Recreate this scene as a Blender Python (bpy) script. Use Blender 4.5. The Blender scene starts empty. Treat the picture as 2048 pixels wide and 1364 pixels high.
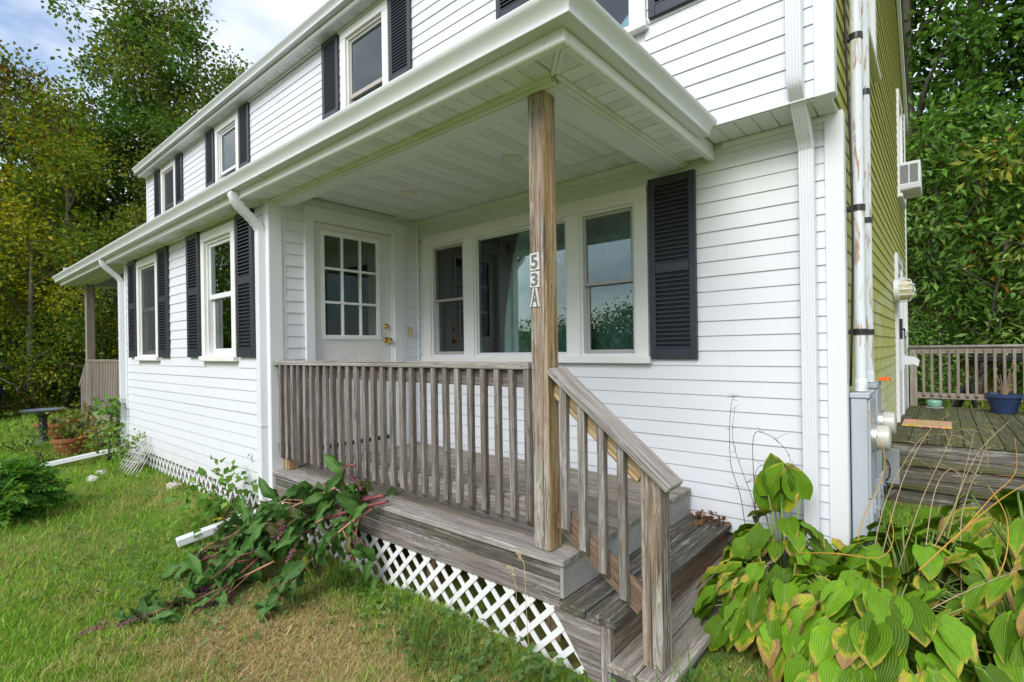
import bpy, math, random
import numpy as np
from mathutils import Matrix, Vector
R = math.radians
random.seed(7)
rng = np.random.default_rng(7)
SC = bpy.context.scene
COL = SC.collection

# ------------------------------------------------------------------ camera
cam_d = bpy.data.cameras.new('camera'); cam = bpy.data.objects.new('camera', cam_d); COL.objects.link(cam)
YAW, PIT, ROL = 0.70333, -0.00027, -0.01544
_f = Vector((-math.sin(YAW)*math.cos(PIT), math.cos(YAW)*math.cos(PIT), math.sin(PIT)))
_r = Vector((math.cos(YAW), math.sin(YAW), 0)); _u = _r.cross(_f)
_r2 = _r*math.cos(ROL)+_u*math.sin(ROL); _u2 = -_r*math.sin(ROL)+_u*math.cos(ROL)
cam.matrix_world = Matrix(((_r2.x, _u2.x, -_f.x, 0), (_r2.y, _u2.y, -_f.y, 0), (_r2.z, _u2.z, -_f.z, 0), (0, 0, 0, 1)))
cam_d.sensor_width = 36; cam_d.lens = 36*1018.78/2048; cam_d.shift_y = 16.5/2048
cam_d.clip_start = 0.05; cam_d.clip_end = 2000
SC.camera = cam

# ------------------------------------------------------------------ light
SUN_EL, SUN_AZ = R(40), R(170)      # azimuth clockwise from +Y, where the light comes from
world = bpy.data.worlds.new('World'); SC.world = world; world.use_nodes = True
wt = world.node_tree; wt.nodes.clear()
def wn(t, **k):
    n = wt.nodes.new(t)
    for a, b in k.items(): setattr(n, a, b)
    return n
w_out = wn('ShaderNodeOutputWorld'); w_bg = wn('ShaderNodeBackground'); w_bg.inputs[1].default_value = 0.115
w_sky = wn('ShaderNodeTexSky', sky_type='NISHITA'); w_sky.sun_disc = False
w_sky.sun_elevation = SUN_EL; w_sky.sun_rotation = SUN_AZ; w_sky.dust_density = 1.5
w_tc = wn('ShaderNodeTexCoord'); w_map = wn('ShaderNodeMapping'); w_map.inputs['Scale'].default_value = (1.0, 1.0, 2.2)
w_map.inputs['Location'].default_value = (3.1, 0.2, 1.5)
w_no = wn('ShaderNodeTexNoise'); w_no.inputs['Scale'].default_value = 2.3; w_no.inputs['Detail'].default_value = 7; w_no.inputs['Roughness'].default_value = .55
w_rp = wn('ShaderNodeValToRGB'); w_rp.color_ramp.elements[0].position = .30; w_rp.color_ramp.elements[1].position = .56
w_no2 = wn('ShaderNodeTexNoise'); w_no2.inputs['Scale'].default_value = 3.1; w_no2.inputs['Detail'].default_value = 5
w_cr = wn('ShaderNodeValToRGB')
w_cr.color_ramp.elements[0].position = .36; w_cr.color_ramp.elements[0].color = (2.7, 3.2, 3.95, 1)
w_cr.color_ramp.elements[1].position = .66; w_cr.color_ramp.elements[1].color = (6.2, 6.25, 6.3, 1)
w_mx = wn('ShaderNodeMix', data_type='RGBA')
L = wt.links.new
L(w_tc.outputs['Generated'], w_map.inputs[0]); L(w_map.outputs[0], w_no.inputs['Vector']); L(w_map.outputs[0], w_no2.inputs['Vector'])
L(w_no.outputs[0], w_rp.inputs[0]); L(w_no2.outputs[0], w_cr.inputs[0])
L(w_rp.outputs[0], w_mx.inputs[0]); L(w_sky.outputs[0], w_mx.inputs[6]); L(w_cr.outputs[0], w_mx.inputs[7])
L(w_mx.outputs[2], w_bg.inputs[0]); L(w_bg.outputs[0], w_out.inputs[0])
sun_d = bpy.data.lights.new('sun', 'SUN'); sun = bpy.data.objects.new('sun', sun_d); COL.objects.link(sun)
sun_d.energy = 1.4; sun_d.angle = R(34); sun_d.color = (1, .98, .95)
_sd = Vector((math.sin(SUN_AZ)*math.cos(SUN_EL), math.cos(SUN_AZ)*math.cos(SUN_EL), math.sin(SUN_EL)))
sun.rotation_euler = _sd.to_track_quat('Z', 'Y').to_euler()
SC.view_settings.view_transform = 'Standard'; SC.view_settings.look = 'None'
SC.view_settings.gamma = 1; SC.view_settings.use_curve_mapping = False
SC.view_settings.exposure = 1.1
SC.render.engine = 'CYCLES'
SC.cycles.max_bounces = 8; SC.cycles.diffuse_bounces = 6; SC.cycles.transparent_max_bounces = 12
SC.cycles.caustics_reflective = False; SC.cycles.caustics_refractive = False

# ------------------------------------------------------------------ object helpers
WM = {}
def link(o, parent=None, M=None):
    COL.objects.link(o)
    M = M.copy() if M is not None else Matrix.Identity(4)
    WM[o.name] = M
    if parent is not None:
        o.parent = parent; o.matrix_parent_inverse = WM[parent.name].inverted()
    o.matrix_basis = M
    return o
def thing(name, label, cat, loc=(0, 0, 0), group=None, rz=0):
    o = bpy.data.objects.new(name, None); o.empty_display_size = .1
    link(o, None, Matrix.Translation(loc) @ Matrix.Rotation(rz, 4, 'Z'))
    return tag(o, label, cat, group)
def tag(o, label=None, cat=None, group=None, kind=None):
    if label: o['label'] = label
    if cat: o['category'] = cat
    if group: o['group'] = group
    if kind: o['kind'] = kind
    return o
T = lambda x, y, z: Matrix.Translation((x, y, z))
RZ = lambda a: Matrix.Rotation(a, 4, 'Z')
RY = lambda a: Matrix.Rotation(a, 4, 'Y')
RX = lambda a: Matrix.Rotation(a, 4, 'X')

class MB:
    def __init__(s): s.v = []; s.f = []; s.m = []
    def add(s, vs, fs, mi=0):
        n = len(s.v); s.v += [tuple(p) for p in vs]; s.f += [tuple(i+n for i in f) for f in fs]; s.m += [mi]*len(fs); return s
    def box(s, x0, x1, y0, y1, z0, z1, mi=0):
        return s.add([(x0, y0, z0), (x1, y0, z0), (x1, y1, z0), (x0, y1, z0), (x0, y0, z1), (x1, y0, z1), (x1, y1, z1), (x0, y1, z1)],
                     [(0, 3, 2, 1), (4, 5, 6, 7), (0, 1, 5, 4), (1, 2, 6, 5), (2, 3, 7, 6), (3, 0, 4, 7)], mi)
    def cbox(s, x0, x1, y0, y1, z0, z1, c=.003, mi=0):
        cx, cy, cz = (x0+x1)/2, (y0+y1)/2, (z0+z1)/2; hx, hy, hz = (x1-x0)/2, (y1-y0)/2, (z1-z0)/2
        c = min(c, hx*.8, hy*.8, hz*.8)
        V = []; ix = {}
        for sx in (-1, 1):
            for sy in (-1, 1):
                for sz in (-1, 1):
                    for k, p in enumerate(((sx*hx, sy*(hy-c), sz*(hz-c)), (sx*(hx-c), sy*hy, sz*(hz-c)), (sx*(hx-c), sy*(hy-c), sz*hz))):
                        ix[sx, sy, sz, k] = len(V); V.append(p)
        F = []
        S = (-1, 1)
        for a in S:
            F.append([ix[a, -1, -1, 0], ix[a, 1, -1, 0], ix[a, 1, 1, 0], ix[a, -1, 1, 0]])
            F.append([ix[-1, a, -1, 1], ix[1, a, -1, 1], ix[1, a, 1, 1], ix[-1, a, 1, 1]])
            F.append([ix[-1, -1, a, 2], ix[1, -1, a, 2], ix[1, 1, a, 2], ix[-1, 1, a, 2]])
            for b in S:
                F.append([ix[a, b, -1, 0], ix[a, b, 1, 0], ix[a, b, 1, 1], ix[a, b, -1, 1]])
                F.append([ix[a, -1, b, 0], ix[a, 1, b, 0], ix[a, 1, b, 2], ix[a, -1, b, 2]])
                F.append([ix[-1, a, b, 1], ix[1, a, b, 1], ix[1, a, b, 2], ix[-1, a, b, 2]])
                for d in S: F.append([ix[a, b, d, 0], ix[a, b, d, 1], ix[a, b, d, 2]])
        G = []
        for f in F:
            p = [Vector(V[i]) for i in f]; n = (p[1]-p[0]).cross(p[2]-p[0]); m = sum(p, Vector())/len(p)
            G.append(tuple(f if n.dot(m) > 0 else f[::-1]))
        return s.add([(p[0]+cx, p[1]+cy, p[2]+cz) for p in V], G, mi)
    def prism(s, poly, axis, a0, a1, mi=0):
        n = len(poly)
        mk = {'x': lambda p, a: (a, p[0], p[1]), 'y': lambda p, a: (p[0], a, p[1]), 'z': lambda p, a: (p[0], p[1], a)}[axis]
        A = sum(poly[i][0]*poly[(i+1) % n][1]-poly[(i+1) % n][0]*poly[i][1] for i in range(n))
        pl = list(poly)
        if (A < 0) != (axis == 'y'): pl = pl[::-1]
        vs = [mk(p, a0) for p in pl]+[mk(p, a1) for p in pl]
        fs = [tuple(range(n))[::-1], tuple(range(n, 2*n))]+[(i, (i+1) % n, n+(i+1) % n, n+i) for i in range(n)]
        return s.add(vs, fs, mi)
    def tube(s, pts, r, n=8, mi=0):
        pts = [Vector(p) for p in pts]; m = len(pts)
        rs = [r]*m if isinstance(r, (int, float)) else list(r)
        vs = []; up = None
        for i, p in enumerate(pts):
            t = (pts[min(i+1, m-1)]-pts[max(i-1, 0)]); t = t.normalized() if t.length > 1e-9 else Vector((0, 0, 1))
            if up is None: up = t.orthogonal().normalized()
            up = (up-t*up.dot(t)); up = up.normalized() if up.length > 1e-6 else t.orthogonal().normalized()
            b = t.cross(up)
            for k in range(n):
                a = 2*math.pi*k/n; vs.append(p+(up*math.cos(a)+b*math.sin(a))*rs[i])
        fs = [(i*n+k, i*n+(k+1) % n, (i+1)*n+(k+1) % n, (i+1)*n+k) for i in range(m-1) for k in range(n)]
        fs += [tuple(range(n))[::-1], tuple(range((m-1)*n, m*n))]
        return s.add(vs, fs, mi)
    def lathe(s, prof, n=28, c=(0, 0, 0), axis='z', mi=0, wob=0):
        vs = []
        for r, h in prof:
            for k in range(n):
                a = 2*math.pi*k/n; rr = r*(1+wob*math.cos(a*14))
                x, y = rr*math.cos(a), rr*math.sin(a)
                p = (x, y, h) if axis == 'z' else ((h, x, y) if axis == 'x' else (y, h, x))
                vs.append((p[0]+c[0], p[1]+c[1], p[2]+c[2]))
        m = len(prof)
        fs = [(i*n+k, i*n+(k+1) % n, (i+1)*n+(k+1) % n, (i+1)*n+k) for i in range(m-1) for k in range(n)]
        fs += [tuple(range(n))[::-1], tuple(range((m-1)*n, m*n))]
        return s.add(vs, fs, mi)
    def mesh(s, name, mats, smooth=False):
        me = bpy.data.meshes.new(name); me.from_pydata(s.v, [], s.f)
        for m in (mats if isinstance(mats, (list, tuple)) else [mats]): me.materials.append(m)
        if any(s.m): me.polygons.foreach_set('material_index', s.m)
        if smooth:
            me.polygons.foreach_set('use_smooth', [True]*len(me.polygons))
            if smooth != 'all':
                me.set_sharp_from_angle(angle=R(40))
        me.update(); return me
    def build(s, name, mats, parent=None, M=None, smooth=False):
        return link(bpy.data.objects.new(name, s.mesh(name, mats, smooth)), parent, M)

CACHE = {}
def board(name, parent, size, M, matkind, c=.004, faces=None):
    """chamfered plank centred on M; grain follows its longest side; meshes shared"""
    ax = 'xyz'[max(range(3), key=lambda i: size[i])]
    key = (tuple(round(a, 4) for a in size), matkind, c)
    if key not in CACHE:
        x, y, z = size
        CACHE[key] = MB().cbox(-x/2, x/2, -y/2, y/2, -z/2, z/2, c).mesh(name, wood(matkind, ax))
    return link(bpy.data.objects.new(name, CACHE[key]), parent, M)
def bbox(name, parent, x0, x1, y0, y1, z0, z1, mk, M=None, c=.004):
    B = T((x0+x1)/2, (y0+y1)/2, (z0+z1)/2)
    return board(name, parent, (x1-x0, y1-y0, z1-z0), (M @ B) if M is not None else B, mk, c)
def between(name, parent, p, q, w, h, mk, c=.004):
    """plank from p to q (local x along), w across in y, h in the perpendicular"""
    p, q = Vector(p), Vector(q); d = q-p; Lx = d.length
    rot = d.to_track_quat('X', 'Z').to_matrix().to_4x4()
    return board(name, parent, (Lx, w, h), Matrix.Translation((p+q)/2) @ rot, mk, c)

def np_mesh(name, V, F, mat, col=None, uv=None, smooth=False):
    """V (n,3), F (m,k) all the same k"""
    me = bpy.data.meshes.new(name); n, (m, k) = len(V), F.shape
    me.vertices.add(n); me.vertices.foreach_set('co', V.astype(np.float32).ravel())
    me.loops.add(m*k); me.loops.foreach_set('vertex_index', F.astype(np.int32).ravel())
    me.polygons.add(m); me.polygons.foreach_set('loop_start', np.arange(0, m*k, k, dtype=np.int32))
    if smooth: me.polygons.foreach_set('use_smooth', np.ones(m, bool))
    me.materials.append(mat)
    if col is not None:
        a = me.color_attributes.new('Col', 'FLOAT_COLOR', 'POINT')
        a.data.foreach_set('color', np.c_[col, np.ones(n)].astype(np.float32).ravel())
    me.update(calc_edges=True); me.validate(); return me
def np_obj(name, V, F, mat, parent=None, col=None, M=None, smooth=False):
    return link(bpy.data.objects.new(name, np_mesh(name, V, F, mat, col, smooth=smooth)), parent, M)

def unit(v): return v/np.maximum(np.linalg.norm(v, axis=-1, keepdims=True), 1e-9)
def scatter(base, faces, pos, fwd, nrm, scale, col):
    """instances of a small leaf: base (k,3) with x across, y along, z up"""
    y = unit(fwd); z = unit(nrm-y*np.sum(nrm*y, 1, keepdims=True)); x = np.cross(y, z)
    B = np.stack([x, y, z], 2)*np.asarray(scale).reshape(-1, 1, 1)
    V = np.einsum('mij,kj->mki', B, base)+pos[:, None, :]
    k = len(base); F = faces[None]+(np.arange(len(pos))*k)[:, None, None]
    C = np.repeat(col, k, 0)
    return V.reshape(-1, 3), F.reshape(-1, faces.shape[1]), C

# ------------------------------------------------------------------ materials
MATS = {}
class NT:
    def __init__(s, name):
        s.m = bpy.data.materials.new(name); s.m.use_nodes = True; s.t = s.m.node_tree; s.t.nodes.clear()
        s.out = s.n('ShaderNodeOutputMaterial')
    def n(s, t, **k):
        o = s.t.nodes.new(t)
        for a, b in k.items(): setattr(o, a, b)
        return o
    def l(s, a, b): s.t.links.new(a, b)
    def set(s, sock, v):
        if hasattr(v, 'is_output'): s.l(v, sock)
        else:
            try: sock.default_value = v
            except Exception: sock.default_value = (*v, 1)
    def pos(s): return s.n('ShaderNodeNewGeometry').outputs['Position']
    def obj(s): return s.n('ShaderNodeTexCoord').outputs['Object']
    def uv(s): return s.n('ShaderNodeTexCoord').outputs['UV']
    def rnd(s): return s.n('ShaderNodeObjectInfo').outputs['Random']
    def vmath(s, op, a, b=None):
        n = s.n('ShaderNodeVectorMath', operation=op); s.set(n.inputs[0], a)
        if b is not None: s.set(n.inputs[1], b)
        return n.outputs['Value'] if op in ('LENGTH', 'DISTANCE', 'DOT_PRODUCT') else n.outputs[0]
    def math(s, op, a, b=0., clamp=False):
        n = s.n('ShaderNodeMath', operation=op); n.use_clamp = clamp; s.set(n.inputs[0], a); s.set(n.inputs[1], b); return n.outputs[0]
    def sep(s, v): return s.n('ShaderNodeSeparateXYZ').outputs if False else s._sep(v)
    def _sep(s, v):
        n = s.n('ShaderNodeSeparateXYZ'); s.l(v, n.inputs[0]); return n.outputs
    def noise(s, v, scale=5, detail=4, rough=.55, dist=0, sc3=None):
        if sc3 is not None:
            mp = s.n('ShaderNodeMapping'); s.l(v, mp.inputs[0]); mp.inputs['Scale'].default_value = sc3; v = mp.outputs[0]
        n = s.n('ShaderNodeTexNoise'); s.l(v, n.inputs['Vector'])
        n.inputs['Scale'].default_value = scale; n.inputs['Detail'].default_value = detail
        n.inputs['Roughness'].default_value = rough; n.inputs['Distortion'].default_value = dist
        return n.outputs[0]
    def ramp(s, fac, stops):
        n = s.n('ShaderNodeValToRGB'); s.l(fac, n.inputs[0]); e = n.color_ramp.elements
        while len(e) < len(stops): e.new(.5)
        for i, (p, c) in enumerate(stops):
            e[i].position = p; e[i].color = (c, c, c, 1) if isinstance(c, (int, float)) else (*c, 1)
        return n.outputs[0]
    def mix(s, fac, a, b, blend='MIX'):
        n = s.n('ShaderNodeMix', data_type='RGBA'); n.blend_type = blend; n.clamp_factor = True
        s.set(n.inputs[0], fac); s.set(n.inputs[6], a); s.set(n.inputs[7], b); return n.outputs[2]
    def bump(s, h, strength=.3, dist=.01):
        n = s.n('ShaderNodeBump'); s.l(h, n.inputs['Height']); n.inputs['Strength'].default_value = strength; n.inputs['Distance'].default_value = dist
        return n.outputs[0]
    def bsdf(s, col, rough=.6, spec=.4, metal=0, nrm=None):
        n = s.n('ShaderNodeBsdfPrincipled'); s.set(n.inputs['Base Color'], col); s.set(n.inputs['Roughness'], rough)
        n.inputs['Specular IOR Level'].default_value = spec; n.inputs['Metallic'].default_value = metal
        if nrm is not None: s.l(nrm, n.inputs['Normal'])
        return n.outputs[0]
    def done(s, sh): s.l(sh, s.out.inputs[0]); MATS[s.m.name] = s.m; return s.m

def plain(name, col, rough=.6, spec=.4, metal=0, var=.12, vscale=6, bump=0):
    if name in MATS: return MATS[name]
    t = NT(name); p = t.pos(); f = t.noise(p, vscale, 5)
    c = t.mix(f, tuple(a*(1-var) for a in col), tuple(min(1, a*(1+var)) for a in col))
    nb = t.bump(t.noise(p, vscale*12, 4), bump, .004) if bump else None
    return t.done(t.bsdf(c, rough, spec, metal, nb))

def wood(kind, ax):
    name = 'wood_%s_%s' % (kind, ax)
    if name in MATS: return MATS[name]
    t = NT(name)
    P = {'grey':  dict(d=(.070, .061, .054), m=(.195, .178, .163), l=(.37, .352, .33), br=(.17, .122, .088), bf=.32),
         'bal':   dict(d=(.062, .054, .048), m=(.18, .163, .149), l=(.345, .325, .305), br=(.12, .085, .06), bf=.42),
         'pale':  dict(d=(.12, .108, .098), m=(.27, .253, .235), l=(.43, .415, .395), br=(.24, .18, .13), bf=.22),
         'brown': dict(d=(.055, .038, .027), m=(.155, .112, .083), l=(.28, .228, .19), br=(.19, .11, .06), bf=.6),
         'warm':  dict(d=(.10, .065, .03), m=(.29, .215, .12), l=(.45, .36, .23), br=(.34, .20, .08), bf=.5),
         'deck':  dict(d=(.09, .078, .066), m=(.225, .20, .17), l=(.39, .365, .325), br=(.18, .14, .10), bf=.45),
         'dark':  dict(d=(.032, .030, .027), m=(.095, .089, .079), l=(.23, .222, .205), br=(.09, .07, .05), bf=.45),
         'moss':  dict(d=(.03, .028, .018), m=(.085, .08, .048), l=(.18, .175, .125), br=(.09, .095, .03), bf=.7),
         'post':  dict(d=(.075, .058, .045), m=(.22, .188, .158), l=(.40, .37, .335), br=(.24, .155, .085), bf=.45),
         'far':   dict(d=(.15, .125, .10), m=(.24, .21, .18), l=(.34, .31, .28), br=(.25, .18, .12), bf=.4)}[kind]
    o = t.obj(); rv = t.rnd()
    off = t.n('ShaderNodeCombineXYZ'); t.l(t.math('MULTIPLY', rv, 41.3), off.inputs[0]); t.l(t.math('MULTIPLY', rv, 17.7), off.inputs[1]); t.l(t.math('MULTIPLY', rv, 73.1), off.inputs[2])
    v = t.vmath('ADD', o, off.outputs[0])
    i = 'xyz'.index(ax)
    def s3(a, b): q = [b, b, b]; q[i] = a; return tuple(q)
    wob = t.noise(v, 1, 2, .5, 0, s3(2.2, 9))
    g1 = t.noise(v, 1, 6, .62, 1.1, s3(1.3, 42))
    g2 = t.noise(v, 1, 3, .6, .3, s3(5, 210))
    g3 = t.noise(v, 1, 2, .5, 2.6, s3(1.1, 17))
    rings = t.math('FRACT', t.math('MULTIPLY', g3, 7.0))
    gg = t.math('ADD', t.math('MULTIPLY', g1, .62), t.math('ADD', t.math('MULTIPLY', g2, .26), t.math('MULTIPLY', rings, .13)))
    c = t.ramp(gg, [(.40, P['d']), (.50, P['m']), (.61, P['l'])] if kind in ('post', 'warm') else [(.36, P['d']), (.50, P['m']), (.65, P['l'])])
    c = t.mix(t.math('MULTIPLY', t.ramp(wob, [(.42, 0.), (.62, 1.)]), P['bf']), c, t.mix(g1, tuple(a*.55 for a in P['br']), tuple(a*1.35 for a in P['br'])))
    crack = t.ramp(t.noise(v, 1, 2, .4, .4, s3(.9, 60)), [(.33, 1.), (.37, 0.)] if kind in ('post', 'warm') else [(.25, 1.), (.29, 0.)])
    c = t.mix(t.math('MULTIPLY', crack, .8), c, tuple(a*.35 for a in P['d']))
    vor = t.n('ShaderNodeTexVoronoi'); mp = t.n('ShaderNodeMapping'); t.l(v, mp.inputs[0]); mp.inputs['Scale'].default_value = s3(2.1, 6.5); t.l(mp.outputs[0], vor.inputs['Vector']); vor.inputs['Scale'].default_value = 1
    knot = t.ramp(vor.outputs['Distance'], [(.05, 1.), (.10, 0.)])
    c = t.mix(t.math('MULTIPLY', knot, .65), c, tuple(a*.6 for a in P['br']))
    if kind in ('deck', 'moss', 'dark'):
        alg = t.ramp(t.noise(t.pos(), 3.2, 5, .6), [(.46, 0.), (.66, 1.)])
        c = t.mix(t.math('MULTIPLY', alg, {'deck': .38, 'moss': .65, 'dark': .35}[kind]), c, {'deck': (.17, .18, .095), 'moss': (.075, .085, .022), 'dark': (.10, .11, .05)}[kind])
    if kind == 'dark':   # flaking pale paint left on the treads
        fl = t.ramp(t.math('ADD', t.math('MULTIPLY', g1, .6), t.math('MULTIPLY', t.noise(t.pos(), 9, 4), .4)), [(.55, 0.), (.60, 1.)])
        c = t.mix(t.math('MULTIPLY', fl, .45), c, (.36, .36, .34))
    br = t.math('ADD', t.math('MULTIPLY', rv, .45), .86)
    cc = t.n('ShaderNodeHueSaturation'); t.l(br, cc.inputs['Value']); t.l(c, cc.inputs['Color'])
    hgt = t.math('SUBTRACT', gg, t.math('MULTIPLY', crack, .5))
    return t.done(t.bsdf(cc.outputs[0], .86, .2, 0, t.bump(hgt, .75, .004)))

def siding_mat(kind='clean'):
    name = 'vinyl_'+kind
    if name in MATS: return MATS[name]
    t = NT(name); p = t.pos(); x = t._sep(p)
    base = t.mix(t.noise(p, 1.3, 4), (.665, .685, .73), (.715, .735, .775))
    grain = t.noise(p, 1, 4, .6, .4, (6, 6, 190) if kind != 'algae' else (190, 5, 190))
    sp = t.n('ShaderNodeTexVoronoi'); t.l(p, sp.inputs['Vector']); sp.inputs['Scale'].default_value = 34
    spot = t.ramp(sp.outputs['Distance'], [(.05, 1.), (.12, 0.)])
    rough = .48
    if kind == 'clean':
        m = t.ramp(t.noise(p, 1.1, 3), [(.55, 0.), (.75, .55)])
        c = t.mix(t.math('MULTIPLY', spot, m), base, (.30, .29, .25))
        # faint run-off streaks
        st = t.ramp(t.noise(p, 1, 4, .6, 0, (16, 16, .9)), [(.56, 0.), (.76, .30)])
        c = t.mix(st, c, (.60, .60, .56))
        lowz = t.math('MULTIPLY', t.math('SUBTRACT', -.95, x[2]), 3.0, True)
        c = t.mix(t.math('MULTIPLY', lowz, t.ramp(t.noise(p, 7, 5, .7), [(.35, .05), (.7, .55)])), c, (.44, .42, .34))
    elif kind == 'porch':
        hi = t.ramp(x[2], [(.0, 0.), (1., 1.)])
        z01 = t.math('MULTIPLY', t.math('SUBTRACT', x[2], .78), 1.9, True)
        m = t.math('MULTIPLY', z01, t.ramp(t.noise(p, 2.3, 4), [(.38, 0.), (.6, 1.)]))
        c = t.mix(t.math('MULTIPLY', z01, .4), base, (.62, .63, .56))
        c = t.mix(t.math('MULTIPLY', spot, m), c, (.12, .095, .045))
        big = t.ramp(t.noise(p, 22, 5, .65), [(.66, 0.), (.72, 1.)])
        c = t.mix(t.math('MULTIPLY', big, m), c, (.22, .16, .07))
    else:
        n1 = t.noise(p, 1, 5, .6, .4, (1.2, .8, 1.6))
        zz = t.math('MULTIPLY', t.math('ADD', x[2], 1.3), .28, True)
        f = t.math('ADD', t.ramp(n1, [(.26, .35), (.56, 1.)]), t.math('MULTIPLY', zz, .35), True)
        al = t.mix(zz, (.60, .64, .22), (.28, .285, .05))
        al = t.mix(t.noise(p, 21, 5, .7), t.mix(.0, al, al), t.mix(.65, al, (.40, .37, .08)))
        c = t.mix(f, base, al)
        clean = t.ramp(x[1], [(.0, 0.), (1., 1.)])
        far = t.math('MULTIPLY', t.math('SUBTRACT', x[1], 8.6), .9, True)
        low = t.math('SUBTRACT', 1.0, t.math('MULTIPLY', t.math('ADD', x[2], .6), .7, True), True)
        c = t.mix(t.math('MULTIPLY', t.math('MULTIPLY', far, low), .65), c, (.66, .68, .64))
        rough = .7
    return t.done(t.bsdf(c, rough, .35, 0, t.bump(grain, .05, .002)))

def trim_mat(kind='trim'):
    name = 'white_'+kind
    if name in MATS: return MATS[name]
    t = NT(name); p = t.pos(); x = t._sep(p)
    base = t.mix(t.noise(p, 2, 4), (.69, .705, .735), (.74, .755, .78))
    sp = t.n('ShaderNodeTexVoronoi'); t.l(p, sp.inputs['Vector']); sp.inputs['Scale'].default_value = 26
    spot = t.ramp(sp.outputs['Distance'], [(.06, 1.), (.13, 0.)])
    if kind == 'trim':
        c = t.mix(t.math('MULTIPLY', spot, t.ramp(t.noise(p, 1.7, 3), [(.5, 0.), (.7, .5)])), base, (.35, .33, .28))
        return t.done(t.bsdf(c, .42, .4))
    if kind == 'casing':        # cream stained window casings
        c = t.mix(t.ramp(t.noise(p, 5, 5), [(.5, 0.), (.8, .45)]), t.mix(.5, base, (.81, .79, .75)), (.70, .63, .50))
        return t.done(t.bsdf(c, .5, .35))
    if kind == 'door':
        c = t.mix(t.noise(p, 3, 4), (.67, .66, .645), (.73, .72, .70))
        c = t.mix(t.math('MULTIPLY', spot, .3), c, (.35, .33, .3))
        return t.done(t.bsdf(c, .38, .4))
    if kind in ('soffit', 'vent', 'mould', 'diag'):
        alg = t.ramp(t.noise(p, 2.1, 5, .65), [(.40, 0.), (.72, 1.)])
        if kind == 'mould':
            c = t.mix(t.math('MULTIPLY', alg, .6), base, (.50, .53, .32))
        else:
            c = t.mix(t.math('MULTIPLY', alg, .22), t.mix(.8, base, (.79, .81, .83)), (.64, .67, .62))
        c = t.mix(t.math('MULTIPLY', spot, .5), c, (.16, .13, .08))
        if kind == 'vent':
            fr = t.vmath('FRACTION', t.vmath('MULTIPLY', p, (72., 72., 0.)))
            d = t.vmath('DISTANCE', fr, (.5, .5, 0.))
            c = t.mix(t.math('MULTIPLY', t.ramp(d, [(.20, 1.), (.30, 0.)]), .75), c, (.20, .21, .17))
        if kind == 'diag':
            s = t.math('ADD', x[0], x[1])
            w = t.math('FRACT', t.math('MULTIPLY', s, 60.))
            c = t.mix(t.math('MULTIPLY', t.ramp(w, [(.25, 0.), (.4, 1.)]), .30), c, (.42, .43, .38))
        return t.done(t.bsdf(c, .5, .3))
    if kind == 'gutter':
        st = t.ramp(t.noise(p, 1, 5, .65, 0, (3.5, 3.5, 14)), [(.48, 0.), (.78, .55)])
        c = t.mix(t.math('MULTIPLY', st, .55), base, (.57, .58, .54))
        c = t.mix(t.math('MULTIPLY', spot, t.ramp(t.noise(p, 1.3, 3), [(.45, 0.), (.65, .8)])), c, (.20, .18, .13))
        g = t.ramp(t.noise(p, 1.6, 4), [(.45, 0.), (.7, 1.)])
        geo = t.n('ShaderNodeNewGeometry'); nz = t._sep(geo.outputs['Normal'])[2]
        dn = t.math('MULTIPLY', t.math('MULTIPLY', nz, -1., True), .22)
        c = t.mix(t.math('MULTIPLY', dn, g), c, (.42, .45, .25))
        return t.done(t.bsdf(c, .36, .45))

def glass_mat(name='window_glass', tint=(.74, .86, .84), boost=1.15):
    if name in MATS: return MATS[name]
    t = NT(name)
    fr = t.n('ShaderNodeFresnel'); fr.inputs[0].default_value = 1.52
    nb = t.bump(t.noise(t.pos(), 1.6, 1, .4), .02, .02)
    gl = t.n('ShaderNodeBsdfGlossy'); gl.inputs['Roughness'].default_value = .005; gl.inputs['Color'].default_value = (.93, 1, .985, 1); t.l(nb, gl.inputs['Normal'])
    tr = t.n('ShaderNodeBsdfTransparent'); tr.inputs[0].default_value = (*tint, 1)
    mx = t.n('ShaderNodeMixShader'); t.l(t.math('ADD', t.math('MULTIPLY', fr.outputs[0], boost), .055, True), mx.inputs[0]); t.l(tr.outputs[0], mx.inputs[1]); t.l(gl.outputs[0], mx.inputs[2])
    return t.done(mx.outputs[0])

def leaf_mat(name='foliage', trans=.32, spec=.16, rough=.55):
    if name in MATS: return MATS[name]
    t = NT(name); a = t.n('ShaderNodeAttribute'); a.attribute_name = 'Col'
    b = t.bsdf(a.outputs['Color'], rough, spec)
    tr = t.n('ShaderNodeBsdfTranslucent'); t.l(t.mix(1., a.outputs['Color'], (1.5, 1.45, .8), 'MULTIPLY'), tr.inputs[0])
    mx = t.n('ShaderNodeMixShader'); mx.inputs[0].default_value = trans; t.l(b, mx.inputs[1]); t.l(tr.outputs[0], mx.inputs[2])
    return t.done(mx.outputs[0])

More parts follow.
